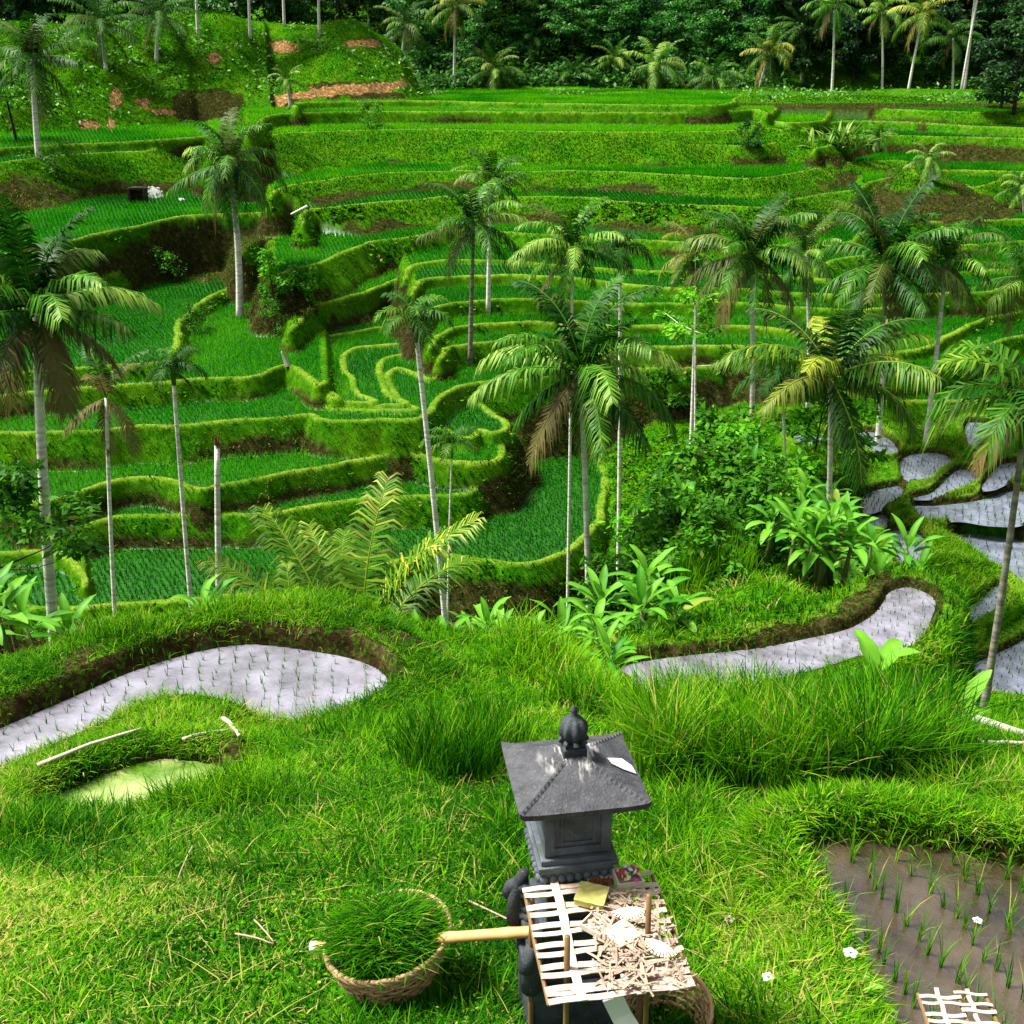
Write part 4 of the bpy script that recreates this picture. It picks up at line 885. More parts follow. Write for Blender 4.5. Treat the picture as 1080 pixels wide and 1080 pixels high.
def tree_meshes(h, cr, nb, leafn, leafs, r0, base=.35, flat=.6, layered=False, hue=.5, lobes=4):
    """(trunk V,T), (crown V,T,c): trunk with limbs, leaves gathered in clumps at the limb ends"""
    parts = []; bend = rng.normal(0, .05 * h, 2)
    tp = np.array([[0, 0, -.4], [bend[0] * .4, bend[1] * .4, h * .4], [bend[0], bend[1], h * .92]])
    tt = np.linspace(0, 1, 9)[:, None]; path = (1 - tt) ** 2 * tp[0] + 2 * tt * (1 - tt) * tp[1] + tt ** 2 * tp[2]
    parts.append(tube(path, np.linspace(r0, r0 * .25, 9), 7)); cl = []
    for k in range(nb):
        q = base + (1 - base) * (k + .3) / nb; o = path[min(8, int(q * 8))]; az = k * 2.4 + rng.normal(0, .4)
        L = cr * (1.1 - .65 * ((q - base) / (1 - base)) ** 2) * rng.uniform(.65, 1.15); e = R(15 + 45 * q) if not layered else R(14)
        end = o + L * np.array([math.cos(az) * math.cos(e), math.sin(az) * math.cos(e), math.sin(e)])
        mid = (o + end) / 2 + np.array([0, 0, -.06 * L])
        parts.append(tube(np.stack([o, mid, end]), np.array([r0 * .35, r0 * .2, r0 * .07]), 5))
        for j in range(lobes):
            f = rng.uniform(.45, 1.12); c = o + (end - o) * f + rng.normal(0, .16 * cr, 3) * np.array([1, 1, .6]); cl.append((c, cr * rng.uniform(.18, .36) * (1.15 if j == 0 else .8), np.clip(hue + rng.normal(0, .16), 0, 1)))
    cl.append((path[-1], cr * .3, hue))
    per = max(6, leafn // len(cl)); Cn = [leaf_cloud(c, r, per, leafs, hh, flat * (.55 if layered else 1)) for c, r, hh in cl]
    o = 0; Vs, Ts = [], []
    for V, T in parts: Vs.append(V); Ts.append(T + o); o += len(V)
    return (np.vstack(Vs), np.vstack(Ts)), join(Cn)
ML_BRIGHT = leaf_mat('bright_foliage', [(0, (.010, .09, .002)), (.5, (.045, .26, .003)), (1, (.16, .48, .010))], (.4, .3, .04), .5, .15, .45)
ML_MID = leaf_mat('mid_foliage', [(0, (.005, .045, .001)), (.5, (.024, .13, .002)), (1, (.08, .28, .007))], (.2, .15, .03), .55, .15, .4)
ML_DARK = leaf_mat('dark_foliage', [(0, (.003, .020, .004)), (.5, (.011, .060, .008)), (1, (.035, .13, .018))], (.05, .05, .02), .5, .25, .3, obj_var=.7)
ML_FOR = leaf_mat('forest_foliage', [(0, (.007, .05, .005)), (.5, (.030, .16, .012)), (1, (.10, .34, .03))], (.1, .09, .03), .5, .25, .3, obj_var=.5)
def tree(name, label, cat, pos, h, cr, nb, leafn, leafs, r0, mat, bark=None, group=None, **kw):
    (tv, tt), (cv, ct, cc) = tree_meshes(h, cr, nb, leafn, leafs, r0, **kw)
    ob = thing(name, label, cat, tuple(pos), 0, group)
    link('trunk', mesh_np('trunk', tv, tt, smooth=True), bark or T_DARK, ob); link('crown', mesh_np('crown', cv, ct, cc), mat, ob); return ob
def copy_thing(ob, loc, rz, s, label):
    r = ob.copy(); C.objects.link(r); r.location = loc; r.rotation_euler = (0, 0, rz); r.scale = (s[0], s[0], s[1]); r['label'] = label
    for ch in list(ob.children):
        c = ch.copy(); C.objects.link(c); c.parent = r
    return r
RT = 'leafy trees filling the ravine'
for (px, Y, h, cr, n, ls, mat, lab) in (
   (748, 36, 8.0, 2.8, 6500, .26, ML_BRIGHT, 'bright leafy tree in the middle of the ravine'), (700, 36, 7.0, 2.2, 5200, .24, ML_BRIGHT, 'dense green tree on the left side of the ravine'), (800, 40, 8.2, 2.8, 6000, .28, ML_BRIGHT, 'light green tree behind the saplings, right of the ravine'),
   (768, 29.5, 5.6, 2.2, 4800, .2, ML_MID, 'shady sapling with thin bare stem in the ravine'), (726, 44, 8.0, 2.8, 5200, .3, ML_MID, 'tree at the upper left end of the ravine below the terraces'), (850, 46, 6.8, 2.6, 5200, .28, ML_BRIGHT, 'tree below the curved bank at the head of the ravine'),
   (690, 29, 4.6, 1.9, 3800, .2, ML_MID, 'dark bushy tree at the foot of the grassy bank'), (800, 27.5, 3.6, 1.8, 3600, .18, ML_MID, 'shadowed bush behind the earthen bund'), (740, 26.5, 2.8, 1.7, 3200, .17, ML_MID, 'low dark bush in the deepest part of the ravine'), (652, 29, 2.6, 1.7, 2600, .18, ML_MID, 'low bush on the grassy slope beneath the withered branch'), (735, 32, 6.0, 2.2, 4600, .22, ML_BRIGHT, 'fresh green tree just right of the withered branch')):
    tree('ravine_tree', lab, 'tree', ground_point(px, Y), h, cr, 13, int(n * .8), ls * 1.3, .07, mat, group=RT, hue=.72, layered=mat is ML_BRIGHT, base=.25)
tree('leafy_tree', 'leafy tree with outspread bare twigs over the palm at the left edge', 'tree', ground_point(40, 19.0), 6.9, 1.9, 12, 3000, .19, .06, ML_MID, T_RUST, base=.62, layered=True, hue=.6)
tree('leafy_tree', 'small layered tree in front of the palm below the mound', 'tree', hit(18, 150), 9.0, 4.0, 10, 1800, .55, .15, ML_MID, base=.5, layered=True, hue=.8)
tree('feathery_tree', 'pale airy tree beside the half hidden palms at the centre right', 'tree', ground_point(733, 49), 13.0, 1.9, 9, 1500, .28, .08, ML_BRIGHT, T_PALE, base=.72, layered=True, hue=.75)
SH = 'shrubs on the hillside'
for (px, py, h, cr, n, ls, mat, lab) in ((288, 312, 2.6, 1.0, 700, .3, ML_BRIGHT, 'upright leafy bush on the bare soil right of the tall palm'), (318, 308, 1.3, 1.1, 700, .28, ML_BRIGHT, 'round bright bush on the bare soil'), (292, 358, 2.4, 1.3, 1400, .14, ML_MID, 'soft conical bush below the bare soil'), (205, 352, 1.7, 1.3, 1000, .16, ML_MID, 'fuzzy bush at the edge of the large left field'),
     (790, 158, 2.4, 1.4, 900, .25, ML_DARK, 'dark round bush on the upper right bank'), (388, 136, 2.4, 1.8, 700, .3, ML_MID, 'pair of round bushes on the upper left terrace'), (60, 185, 1.2, 2.6, 900, .3, ML_MID, 'low creeper on the left bank'), (700, 430, 2.5, 1.5, 900, .3, ML_MID, 'shrub under the white trunks'), (172, 288, 1.2, 1.4, 700, .25, ML_MID, 'low shrub at the corner of the left earth wall'), (885, 560, 1.0, .9, 900, .16, ML_BRIGHT, 'small bush on the bund above the bananas')):
    p0 = hit(px, py, 24); tree('shrub', lab, 'shrub', p0, h, cr, 8, n, ls, .05, mat, group=SH, base=.1, flat=.9, hue=.6)
# spiky shrub on the right shoulder of the slope
sp = hit(886, 158, 60); ob = thing('spiky_shrub', 'spiky grey-green clump on the right shoulder of the terraces', 'shrub', sp)
lv = [paddle((rng.normal(0, 1.2), rng.normal(0, .8), 0), rng.uniform(0, 6.28), R(rng.uniform(25, 85)), rng.uniform(1.8, 3.4), .30, R(50), rng.uniform(.5, 1), K=5, pet=.05) for _ in range(110)]
V, T, c = join(lv); link('leaves', mesh_np('leaves', V, T, c), LP['green'], ob)
for (px, py, lab) in ((738, 655, 'clump of upright reeds by the left part of the earthen bund'), (770, 640, 'tallest clump of upright reeds beside the bananas')):
    Yq = 25.2; p0 = ground_point(px, Yq); n = 260
    q = np.stack([rng.normal(0, .3, n), rng.normal(0, .25, n), np.zeros(n)], 1)
    bl = blades(q, rng.uniform(.7, 1.7, n), np.full(n, .035), rng.uniform(0, 6.28, n), rng.uniform(.05, .5, n), np.stack([rng.uniform(.4, .9, n), np.zeros(n), np.zeros(n)], 1), 4)
    tag(link('reed_clump', mesh_np('reed_clump', *bl), MG, loc=p0), lab, 'reeds')

# the dark wood behind: individual trees, copied
protos = {}
for kind, mat, args in (('dense', ML_DARK, (15, 5.2, 15, 5200, .75, .3)), ('tall', ML_DARK, (21, 4.6, 16, 5200, .75, .3)), ('light', ML_FOR, (13, 5.0, 14, 4600, .62, .25)), ('spreading', ML_FOR, (16, 6.0, 12, 4600, .62, .28))):
    h, cr, nb, n, ls, r0 = args
    protos[kind] = tree_meshes(h, cr, nb, n, ls, r0, base=.18 if kind != 'spreading' else .4, layered=kind in ('light', 'spreading'), hue=.5, lobes=5)
pm = {k: (mesh_np('trunk', *a, smooth=True), mesh_np('crown', *b)) for k, (a, b) in protos.items()}
flabel = {'dense': 'dense dark round-crowned tree in the wood behind the terraces', 'tall': 'tall dark narrow-crowned tree in the wood behind the terraces', 'light': 'lighter green layered tree at the edge of the wood', 'spreading': 'spreading green tree with open limbs at the edge of the wood'}
first = {}
def forest(kind, x, y, s, sz):
    rz = rng.uniform(0, 6.28); loc = (x, y, float(H(x, y)))
    if kind not in first:
        o = thing('forest_tree', flabel[kind], 'tree', loc, rz, 'trees of the wood behind the terraces'); o.scale = (s, s, sz)
        link('trunk', pm[kind][0], T_DARK, o); link('crown', pm[kind][1], ML_FOR if kind in ('light', 'spreading') else ML_DARK, o); first[kind] = o
    else: copy_thing(first[kind], loc, rz, (s, sz), flabel[kind])
def bx(px, y): return (px - 540) / F * (y * CP + 2.0)
for row, (y0, step, kinds) in enumerate(((179, 46, 'LSLS'), (186, 42, 'DLSL'), (195, 42, 'TDDS'), (207, 44, 'TDTD'), (224, 52, 'TTDT'))):
    px = -60 + row * 17
    while px < 1150:
        yy = y0 + rng.uniform(-3, 3); k = {'L': 'light', 'S': 'spreading', 'D': 'dense', 'T': 'tall'}[kinds[rng.integers(4)]]
        if row == 0 and px < 445: 
            px += step; continue
        if row == 1 and px < 445: px += step; continue
        if px > 835 and k in ('light', 'spreading'): k = 'dense'
        s = rng.uniform(.9, 1.3) * (.62 if row == 0 else 1)
        forest(k, bx(px, yy), yy, s, s * rng.uniform(.85, 1.15) * (1 if row < 2 else 1.25)); px += step * rng.uniform(.75, 1.2)
forest('dense', bx(1072, 126), 126, .75, .75); forest('dense', bx(1058, 132), 132, .6, .6)
# low growth along the foot of the wood
p, k = pick(((GY > 170) & (GY < 218) & (PX > -60) & (PX < 1140) & ~MOUND) | (MOUND & (PY < 12) ), 26000)
V, T, c = leaf_cloud(np.zeros(3), .01, 26000 * 5, .9, .35)
p = np.repeat(np.repeat(p, 5, 0) + rng.normal(0, 1, (len(p) * 5, 3)) * np.array([.8, .8, .5]) + np.array([0, 0, .5]) + np.repeat(np.maximum(rng.normal(-.2, 1.0, len(p)), 0), 5)[:, None] * np.array([0, 0, 1.]), 4, 0)
tag(link('undergrowth', mesh_np('undergrowth', V + p, T, c), ML_FOR), 'dark undergrowth along the foot of the wood', None, None, 'stuff')
p, k = pick((GY > 24) & (GY < 47) & (PX > 640) & (PX < 905) & (PY > 440) & (PY < 690) & (M_WET < .5) & (M_PAD < .5) & (GZ < -14), 6000)
V, T, c = leaf_cloud(np.zeros(3), .01, 6000 * 6, .26, .45)
p = np.repeat(np.repeat(p, 6, 0) + rng.normal(0, .28, (len(p) * 6, 3)) + np.array([0, 0, .3]), 4, 0)
tag(link('ravine_undergrowth', mesh_np('ravine_undergrowth', V + p, T, c), ML_MID), 'dark undergrowth on the floor of the ravine', None, None, 'stuff')

p, k = pick(MOUND & (PY < 140) & (M_DIRT < .5), 9000); nz = fbm(p[:, 0], p[:, 1], 6, 95); p = p[nz > -.12]
V, T, c = leaf_cloud(np.zeros(3), .01, len(p) * 4, .55, .6, sd=.22)
p = np.repeat(np.repeat(p, 4, 0) + rng.normal(0, .55, (len(p) * 4, 3)) * np.array([1, 1, .5]) + np.array([0, 0, .35]), 4, 0)
tag(link('mound_scrub', mesh_np('mound_scrub', V + p, T, c), ML_FOR), 'low scrub covering the mound at the upper left', None, None, 'stuff')
p, k = pick((GY > 134) & (GY < 170) & (PX > 800) & (PX < 1140) & (PY < 118) & ~MOUND, 2600)
V, T, c = leaf_cloud(np.zeros(3), .01, len(p) * 4, .7, .7, sd=.2)
p = np.repeat(np.repeat(p, 4, 0) + rng.normal(0, .5, (len(p) * 4, 3)) * np.array([1, 1, .5]) + np.array([0, 0, .3]), 4, 0)
tag(link('wood_edge_scrub', mesh_np('wood_edge_scrub', V + p, T, c), ML_MID), 'pale low growth on the slope below the leaning palms', None, None, 'stuff')
# ------------------------------------------------------------------ shrine, offering platforms, basket and other small things
def mesh_bm(name, bm, m, parent=None, smooth=False, loc=None):
    bmesh.ops.recalc_face_normals(bm, faces=bm.faces[:]); me = bpy.data.meshes.new(name); bm.to_mesh(me); bm.free()
    if smooth:
        for p_ in me.polygons: p_.use_smooth = True
    return link(name, me, m, parent, loc)
def box(bm, c, s, rot=None, bev=.004, taper=1.0):
    r = bmesh.ops.create_cube(bm, size=1.0); vs = r['verts']
    for v in vs:
        k = taper if v.co.z > 0 else 1.0
        v.co = Vector((v.co.x * s[0] * k, v.co.y * s[1] * k, v.co.z * s[2]))
    if bev: 
        es = list({e for v in vs for e in v.link_edges}); g = bmesh.ops.bevel(bm, geom=es, offset=bev, segments=2, profile=.6, affect='EDGES')
        vs = list({v for f in g['faces'] for v in f.verts} | {v for v in vs if v.is_valid})
    M = Matrix.Translation(Vector(c)) @ (rot.to_matrix().to_4x4() if rot else Matrix())
    for v in vs: v.co = M @ v.co
    return vs
def bmtube(bm, path, rad, n=8):
    V, T = tube(path, np.asarray(rad, float), n); vs = [bm.verts.new(tuple(v)) for v in V]
    for t in T:
        try: bm.faces.new([vs[i] for i in t])
        except ValueError: pass
def strip(bm, path, w, th=.003, up=(0, 0, 1)):
    """flat split-bamboo strip along a path"""
    path = np.asarray(path, float); t = unit(np.gradient(path, axis=0)); s = unit(np.cross(t, np.array(up, float))); n = np.cross(s, t)
    rows_ = []
    for p_, a, b in zip(path, s, n): rows_.append([bm.verts.new(tuple(p_ + a * w * i + b * th * j)) for i, j in ((-.5, -.5), (.5, -.5), (.5, .5), (-.5, .5))])
    for r0, r1 in zip(rows_[:-1], rows_[1:]):
        for k in range(4): bm.faces.new((r0[k], r0[(k + 1) % 4], r1[(k + 1) % 4], r1[k]))
    bm.faces.new(rows_[0]); bm.faces.new(rows_[-1][::-1])
def stone_mat(name, a, b, lich):
    g = G(name); tc = g.n('ShaderNodeTexCoord').outputs['Object']; n = g.noise(9, 5, tc); n2 = g.noise(70, 3, tc); n3 = g.noise(22, 5, tc)
    c = g.ramp(n, [(.3, a), (.7, b)]); sp_ = g.ramp(n2, [(.62, (0, 0, 0)), (.72, (1, 1, 1))]); c = g.mix(g.math('MULTIPLY', sp_, .5), c, lich)
    moss_ = g.ramp(g.noise(5, 6, tc), [(.55, (0, 0, 0)), (.68, (1, 1, 1))]); c = g.mix(g.math('MULTIPLY', moss_, .55), c, (.035, .055, .018)); sp2 = g.ramp(n3, [(.66, (0, 0, 0)), (.74, (1, 1, 1))]); c = g.mix(g.math('MULTIPLY', sp2, .6), c, tuple(x * .8 for x in lich))
    return g.done(g.surf(c, .75, .35, g.bump(g.math('ADD', n2, n), .5, .012)))
STONE = stone_mat('dark_stone', (.036, .045, .056), (.10, .118, .138), (.20, .23, .25))
STONE2 = stone_mat('mossy_stone', (.016, .020, .025), (.05, .06, .068), (.10, .12, .11))
# roof: dark, with pale streaks run down from the finial
g = G('roof_stone'); tc = g.n('ShaderNodeTexCoord').outputs['Object']; n = g.noise(14, 5, tc); n2 = g.noise(90, 3, tc)
sx = g.n('ShaderNodeSeparateXYZ', Vector=tc); rr = g.math('SQRT', g.math('ADD', g.math('POWER', sx.outputs[0], 2.0), g.math('POWER', sx.outputs[1], 2.0)))
wide = g.n('ShaderNodeMapping', Vector=tc); wide.inputs['Scale'].default_value = (26, 5, 8); n3 = g.noise(1, 4, wide.outputs[0])
c = g.ramp(n, [(.3, (.020, .021, .025)), (.7, (.062, .065, .073))]); c = g.mix(g.math('MULTIPLY', g.ramp(n2, [(.58, (0, 0, 0)), (.7, (1, 1, 1))]), .4), c, (.17, .17, .18))
near_f = g.ramp(rr, [(.06, (1, 1, 1)), (.17, (0, 0, 0))]); st = g.math('MULTIPLY', near_f, g.ramp(n3, [(.5, (0, 0, 0)), (.62, (1, 1, 1))]))
c = g.mix(st, c, (.55, .53, .50)); ROOF = g.done(g.surf(c, .7, .35, g.bump(g.math('ADD', n2, n), .5, .01)))
SX, SY, SZ = .268, 4.03, -4.45
shr = thing('stone_shrine', 'small dark stone shrine with hipped roof and lotus bud finial, standing in the grass', 'shrine', (SX, SY, SZ), R(9))
def zz(z): return z - SZ
bm = bmesh.new(); a = .284; N_ = 16; ap = .125; e0 = zz(-2.955)
gr = {}
for i in range(-N_, N_ + 1):
    for j in range(-N_, N_ + 1):
        x, y = i / N_, j / N_; r = max(abs(x), abs(y)); cn = min(abs(x), abs(y))
        z = e0 + ap * (1 - r) ** 1.08 + .016 * max(0, cn - .6) ** 1.5 * 2 + (.010 if abs(abs(x) - abs(y)) < .5 / N_ and r > .15 else 0)
        gr[i, j] = bm.verts.new((x * a, (y * .93 - .07) * a, z))
for i in range(-N_, N_):
    for j in range(-N_, N_): bm.faces.new((gr[i, j], gr[i + 1, j], gr[i + 1, j + 1], gr[i, j + 1]))
ring_ = [(i, -N_) for i in range(-N_, N_)] + [(N_, j) for j in range(-N_, N_)] + [(i, N_) for i in range(N_, -N_, -1)] + [(-N_, j) for j in range(N_, -N_, -1)]
low = [bm.verts.new((gr[k].co.x * .985, gr[k].co.y * .985, gr[k].co.z - .030)) for k in ring_]
low2 = [bm.verts.new((gr[k].co.x * .62, gr[k].co.y * .62, e0 + .0)) for k in ring_]
for k in range(len(ring_)):
    k2 = (k + 1) % len(ring_); bm.faces.new((gr[ring_[k2]], gr[ring_[k]], low[k], low[k2])); bm.faces.new((low[k2], low[k], low2[k], low2[k2]))
mesh_bm('roof', bm, ROOF, shr)
bm = bmesh.new(); box(bm, (0, 0, zz(-2.835)), (.105, .105, .05), bev=.006); box(bm, (0, 0, zz(-2.803)), (.085, .085, .018), bev=.005)
prof = [(.030, -2.80), (.044, -2.785), (.058, -2.757), (.060, -2.728), (.052, -2.70), (.036, -2.68), (.020, -2.668), (.014, -2.655), (.016, -2.64), (.009, -2.624), (.002, -2.615)]
prev = None
for r, z in prof:
    rw = [bm.verts.new((r * (1 + .10 * math.cos(8 * th) * (r > .03)) * math.cos(th), r * (1 + .10 * math.cos(8 * th) * (r > .03)) * math.sin(th), zz(z))) for th in np.linspace(0, 2 * np.pi, 48, endpoint=False)]
    if prev:
        for k in range(48): bm.faces.new((prev[k], prev[(k + 1) % 48], rw[(k + 1) % 48], rw[k]))
    prev = rw
for k in range(8):
    th = k * math.pi / 4; box(bm, (.05 * math.cos(th), .05 * math.sin(th), zz(-2.79)), (.022, .022, .035), Vector((math.cos(th), math.sin(th), .8)).to_track_quat('Z', 'Y'), .004)
mesh_bm('finial', bm, STONE2, shr, True)
bm = bmesh.new(); hb = .146
box(bm, (0, 0, (zz(-2.95) + zz(-3.30)) / 2), (2 * hb - .02, 2 * hb - .02, .35), bev=.003)
for sx_ in (-1, 1):
    for sy_ in (-1, 1): box(bm, (sx_ * (hb - .019), sy_ * (hb - .019), zz(-3.13)), (.046, .046, .33), bev=.004)
for z, h in ((-3.275, .04), (-2.995, .045)):
    for q in ((0, 1), (1, 0)):
        for sg in (-1, 1): box(bm, (sg * (hb - .015) * q[0], sg * (hb - .015) * q[1], zz(z)), ((2 * hb - .07) if q[1] else .03, (2 * hb - .07) if q[0] else .03, h), bev=.003)
for sg in (-1, 1):     # raised inner panel frame, front and back
    for dx in (-.073, .073): box(bm, (dx, sg * (hb - .009), zz(-3.135)), (.012, .012, .20), bev=.002)
    for dz in (-3.235, -3.035): box(bm, (0, sg * (hb - .009), zz(dz)), (.134, .012, .012), bev=.002)
mesh_bm('body', bm, STONE, shr)
bm = bmesh.new(); box(bm, (0, 0, zz(-3.315)), (.335, .335, .03), bev=.005); box(bm, (0, 0, zz(-3.345)), (.365, .365, .032), bev=.007); box(bm, (0, 0, zz(-3.378)), (.345, .345, .030), bev=.006)
for k in range(9):
    t_ = -.155 + .31 * k / 8
    for (x, y) in ((t_, -.172), (t_, .172), (-.172, t_), (.172, t_)):
        q = bmesh.ops.create_icosphere(bm, subdivisions=2, radius=.021)['verts']
        for v in q: v.co = Vector((v.co.x * .95 + x, v.co.y * .95 + y, v.co.z * 1.1 + zz(-3.395)))
mesh_bm('plinth', bm, STONE, shr)
bm = bmesh.new(); box(bm, (0, 0, zz(-3.55)), (.27, .27, .30), bev=.008); box(bm, (0, 0, zz(-3.70)), (.33, .33, .05), bev=.01); box(bm, (0, 0, zz(-3.82)), (.29, .29, .22), bev=.01)
box(bm, (0, 0, zz(-3.955)), (.40, .40, .06), bev=.012); box(bm, (0, 0, zz(-4.02)), (.46, .46, .08), bev=.012); box(bm, (0, 0, zz(-4.30)), (.42, .42, .50), bev=.012)
mesh_bm('pedestal', bm, STONE2, shr)
for sx_ in (-1, 1):
    for sy_ in (-1, 1):
        bm = bmesh.new(); th = np.linspace(0, 1, 26)
        ph = th * 4.3 * np.pi; rad_ = .085 * (1 - th) + .012; o = np.array([sx_ * .18, sy_ * .18, zz(-3.84)]); d = np.array([sx_, sy_, 0]) / 1.414
        pth = o + d * (np.cos(ph) * rad_)[:, None] + np.array([0, 0, 1.]) * (np.sin(ph) * rad_ * 1.2)[:, None]
        bmtube(bm, pth, np.linspace(.036, .018, 26), 10); bmtube(bm, [o + d * .05 + np.array([0, 0, -.14]), o + d * .055, o + d * .02 + np.array([0, 0, .14]), o + np.array([0, 0, .19])], [.05, .042, .034, .022], 10)
        mesh_bm('corner_scroll', bm, STONE2, shr, True)

BAM_W = G('dry_bamboo'); tc = BAM_W.n('ShaderNodeTexCoord').outputs['Object']; n = BAM_W.noise(16, 4, tc); n2 = BAM_W.noise(90, 3, tc)
BAM_W = BAM_W.done(BAM_W.surf(BAM_W.mix(BAM_W.math('MULTIPLY', n2, .6), BAM_W.ramp(n, [(.3, (.30, .20, .14)), (.5, (.52, .41, .32)), (.7, (.72, .64, .54))]), (.42, .30, .26)), .6, .3))
def flat(name, c, rough=.6, spec=.3, var=.35, sc_=20):
    g = G(name); n = g.noise(sc_, 4); return g.done(g.surf(g.mix(g.math('MULTIPLY', n, var * 1.6), c, tuple(x * .45 for x in c)), rough, spec, g.bump(n, .3, .01)))
BAM_G = flat('green_brown_bamboo', (.22, .13, .05), .5, .35, .6, 12); BAM_Y = flat('yellow_bamboo', (.62, .40, .14), .4, .4, .5, 8)
STRAW = flat('dry_straw', (.46, .34, .25), .8, .2, .7, 30); PALEF = flat('pale_leaf', (.60, .52, .40), .6, .3, .4, 18); YELF = flat('yellow_leaf', (.62, .56, .16), .5, .3, .3, 14)
BROWNF = flat('brown_petals', (.20, .075, .03), .8, .2, .6, 40); WHITE = flat('white', (.78, .77, .74), .6, .3, .25, 10); RED = flat('red_petal', (.55, .02, .03), .5, .3, .2); PINK = flat('pink_petal', (.60, .03, .35), .5, .3, .2); GREENF = flat('green_leaf', (.12, .25, .03), .5, .3, .4)
WICK = flat('wicker', (.58, .37, .17), .55, .35, .7, 14); WHITB = flat('pale_bark', (.52, .47, .40), .8, .2, .6, 9)

def bamboo_tray(name, label, cx, cy, z, rz, wx, wy, ns, longs, posts, seed, ragged=.012):
    rs = np.random.default_rng(seed); ob = thing(name, label, 'offering table', (cx, cy, z), rz)
    bm = bmesh.new()
    ys = list(np.linspace(wy / 2 - .01, -wy / 2 + .075, ns - 2)) + [-wy / 2 + .045, -wy / 2 + .01]
    for k, y in enumerate(ys):
        for half in ((-1, 1) if k < ns - 2 and k % 2 == 0 else (0,)):
            x0, x1 = (-wx / 2, wx / 2) if half == 0 else ((-wx / 2, wx * rs.uniform(-.1, .12)) if half < 0 else (wx * rs.uniform(-.05, .05), wx / 2))
            x0 -= rs.uniform(0, ragged); x1 += rs.uniform(0, ragged); xs = np.linspace(x0, x1, 13)
            zs = .0045 * np.sin(xs / wx * 4 * np.pi + k * np.pi) + rs.normal(0, .001); t_ = rs.normal(0, .012)
            strip(bm, np.column_stack([xs, y + (xs * t_) + .009 * half, zs + .004 * half]), wy * .042 * rs.uniform(.8, 1.15) + .002, .004)
    mesh_bm('slats', bm, BAM_W, ob)
    for x in longs:
        bm = bmesh.new(); yy = np.linspace(wy / 2 + .015, -wy / 2 - .012, 20); strip(bm, np.column_stack([x * wx + .006 * np.sin(yy * 9), yy, .0065 * np.cos(yy / wy * (ns - 1) * np.pi) + .002]), wx * .062, .005); mesh_bm('long_strip', bm, BAM_W, ob)
    for x in (-.5, .5, .08):
        bm = bmesh.new(); bmtube(bm, [(x * wx, wy / 2, -.012), (x * wx * 1.01, 0, -.016), (x * wx, -wy / 2, -.012)], [.008, .009, .008], 7); mesh_bm('support_rod', bm, BAM_G, ob)
    for (x, y, zt, lx, r) in posts:
        bm = bmesh.new(); zb = -1.15; tt = np.linspace(0, 1, 7); p_ = np.column_stack([x + lx * tt, np.full(7, y), zt + (zb - zt) * tt]); bmtube(bm, p_, [r * (1 + .12 * (k % 2)) for k in range(7)], 9); mesh_bm('post', bm, BAM_G, ob, True)
    return ob
TZ = -3.41
tray = bamboo_tray('offering_platform', 'woven split-bamboo platform on posts in front of the stone shrine, littered with offerings', .385, 3.53, TZ, R(8), .58, .65, 13, (-.27, .13, .36), ((-.19, -.16, .165, .01, .012), (.165, -.055, .235, .04, .011), (-.26, .29, -.015, 0, .012), (.26, .29, -.015, 0, .012)), 5)
bamboo_tray('offering_platform', 'small woven bamboo platform at the bottom edge beside the muddy pond', 1.70, 3.04, -3.38, R(-3), .26, .30, 8, (-.25, .2), ((-.1, 0, -.01, 0, .010), (.1, 0, -.01, 0, .010)), 9, .006)
def on(px, py, dz=.014):
    q = onz(px, py, TZ + dz); return tuple(float(v) for v in q)
def leaf_box(name, label, px, py, s, rz, m, hollow, h=.022, fill=None):
    ob = thing(name, label, 'offering', on(px, py, .016), R(rz)); bm = bmesh.new(); box(bm, (0, 0, .003), (s, s * .92, .006), bev=.001)
    for q in ((-1, 0), (1, 0), (0, -1), (0, 1)): box(bm, (q[0] * s * .47, q[1] * s * .43, h / 2 + .004), (s * .06 if q[0] else s * .88, s * .06 if q[1] else s * .92, h), bev=.0015)
    mesh_bm('leaf_tray', bm, m, ob)
    if not hollow:
        bm = bmesh.new(); n = 5; vv = [[bm.verts.new(((i / n - .5) * s * 1.04, (j / n - .5) * s * .97, h + .010 + .004 * math.sin(3 * i + 2 * j))) for j in range(n + 1)] for i in range(n + 1)]
        for i in range(n):
            for j in range(n): bm.faces.new((vv[i][j], vv[i + 1][j], vv[i + 1][j + 1], vv[i][j + 1]))
        o = mesh_bm('leaf_cover', bm, m, ob); md = o.modifiers.new('s', 'SOLIDIFY'); md.thickness = .004
    if fill is not None:
        bm = bmesh.new()
        for k in range(16):
            x, y = rng.uniform(-.32, .32, 2) * s; box(bm, (x, y, .014 + .006 * rng.random()), (s * rng.uniform(.1, .28), s * rng.uniform(.05, .12), .005), Matrix.Rotation(rng.uniform(0, 3.1), 3, 'Z').to_quaternion(), .0008)
        mesh_bm('filling', bm, fill, ob)
    return ob
leaf_box('leaf_offering', 'pale yellow folded-leaf offering near the back of the bamboo platform', 624, 948, .125, -18, YELF, False)
leaf_box('leaf_offering', 'open square leaf tray with a pale border in the middle of the platform', 629, 978, .105, -38, PALEF, True, fill=PALEF)
leaf_box('leaf_offering', 'flat cream square offering right of the open leaf tray', 656, 989, .115, 38, PALEF, False, h=.014)
fl = leaf_box('flower_offering', 'fresh flower offering with red and pink petals at the back right corner', 662, 929, .115, 10, PALEF, True, .03)
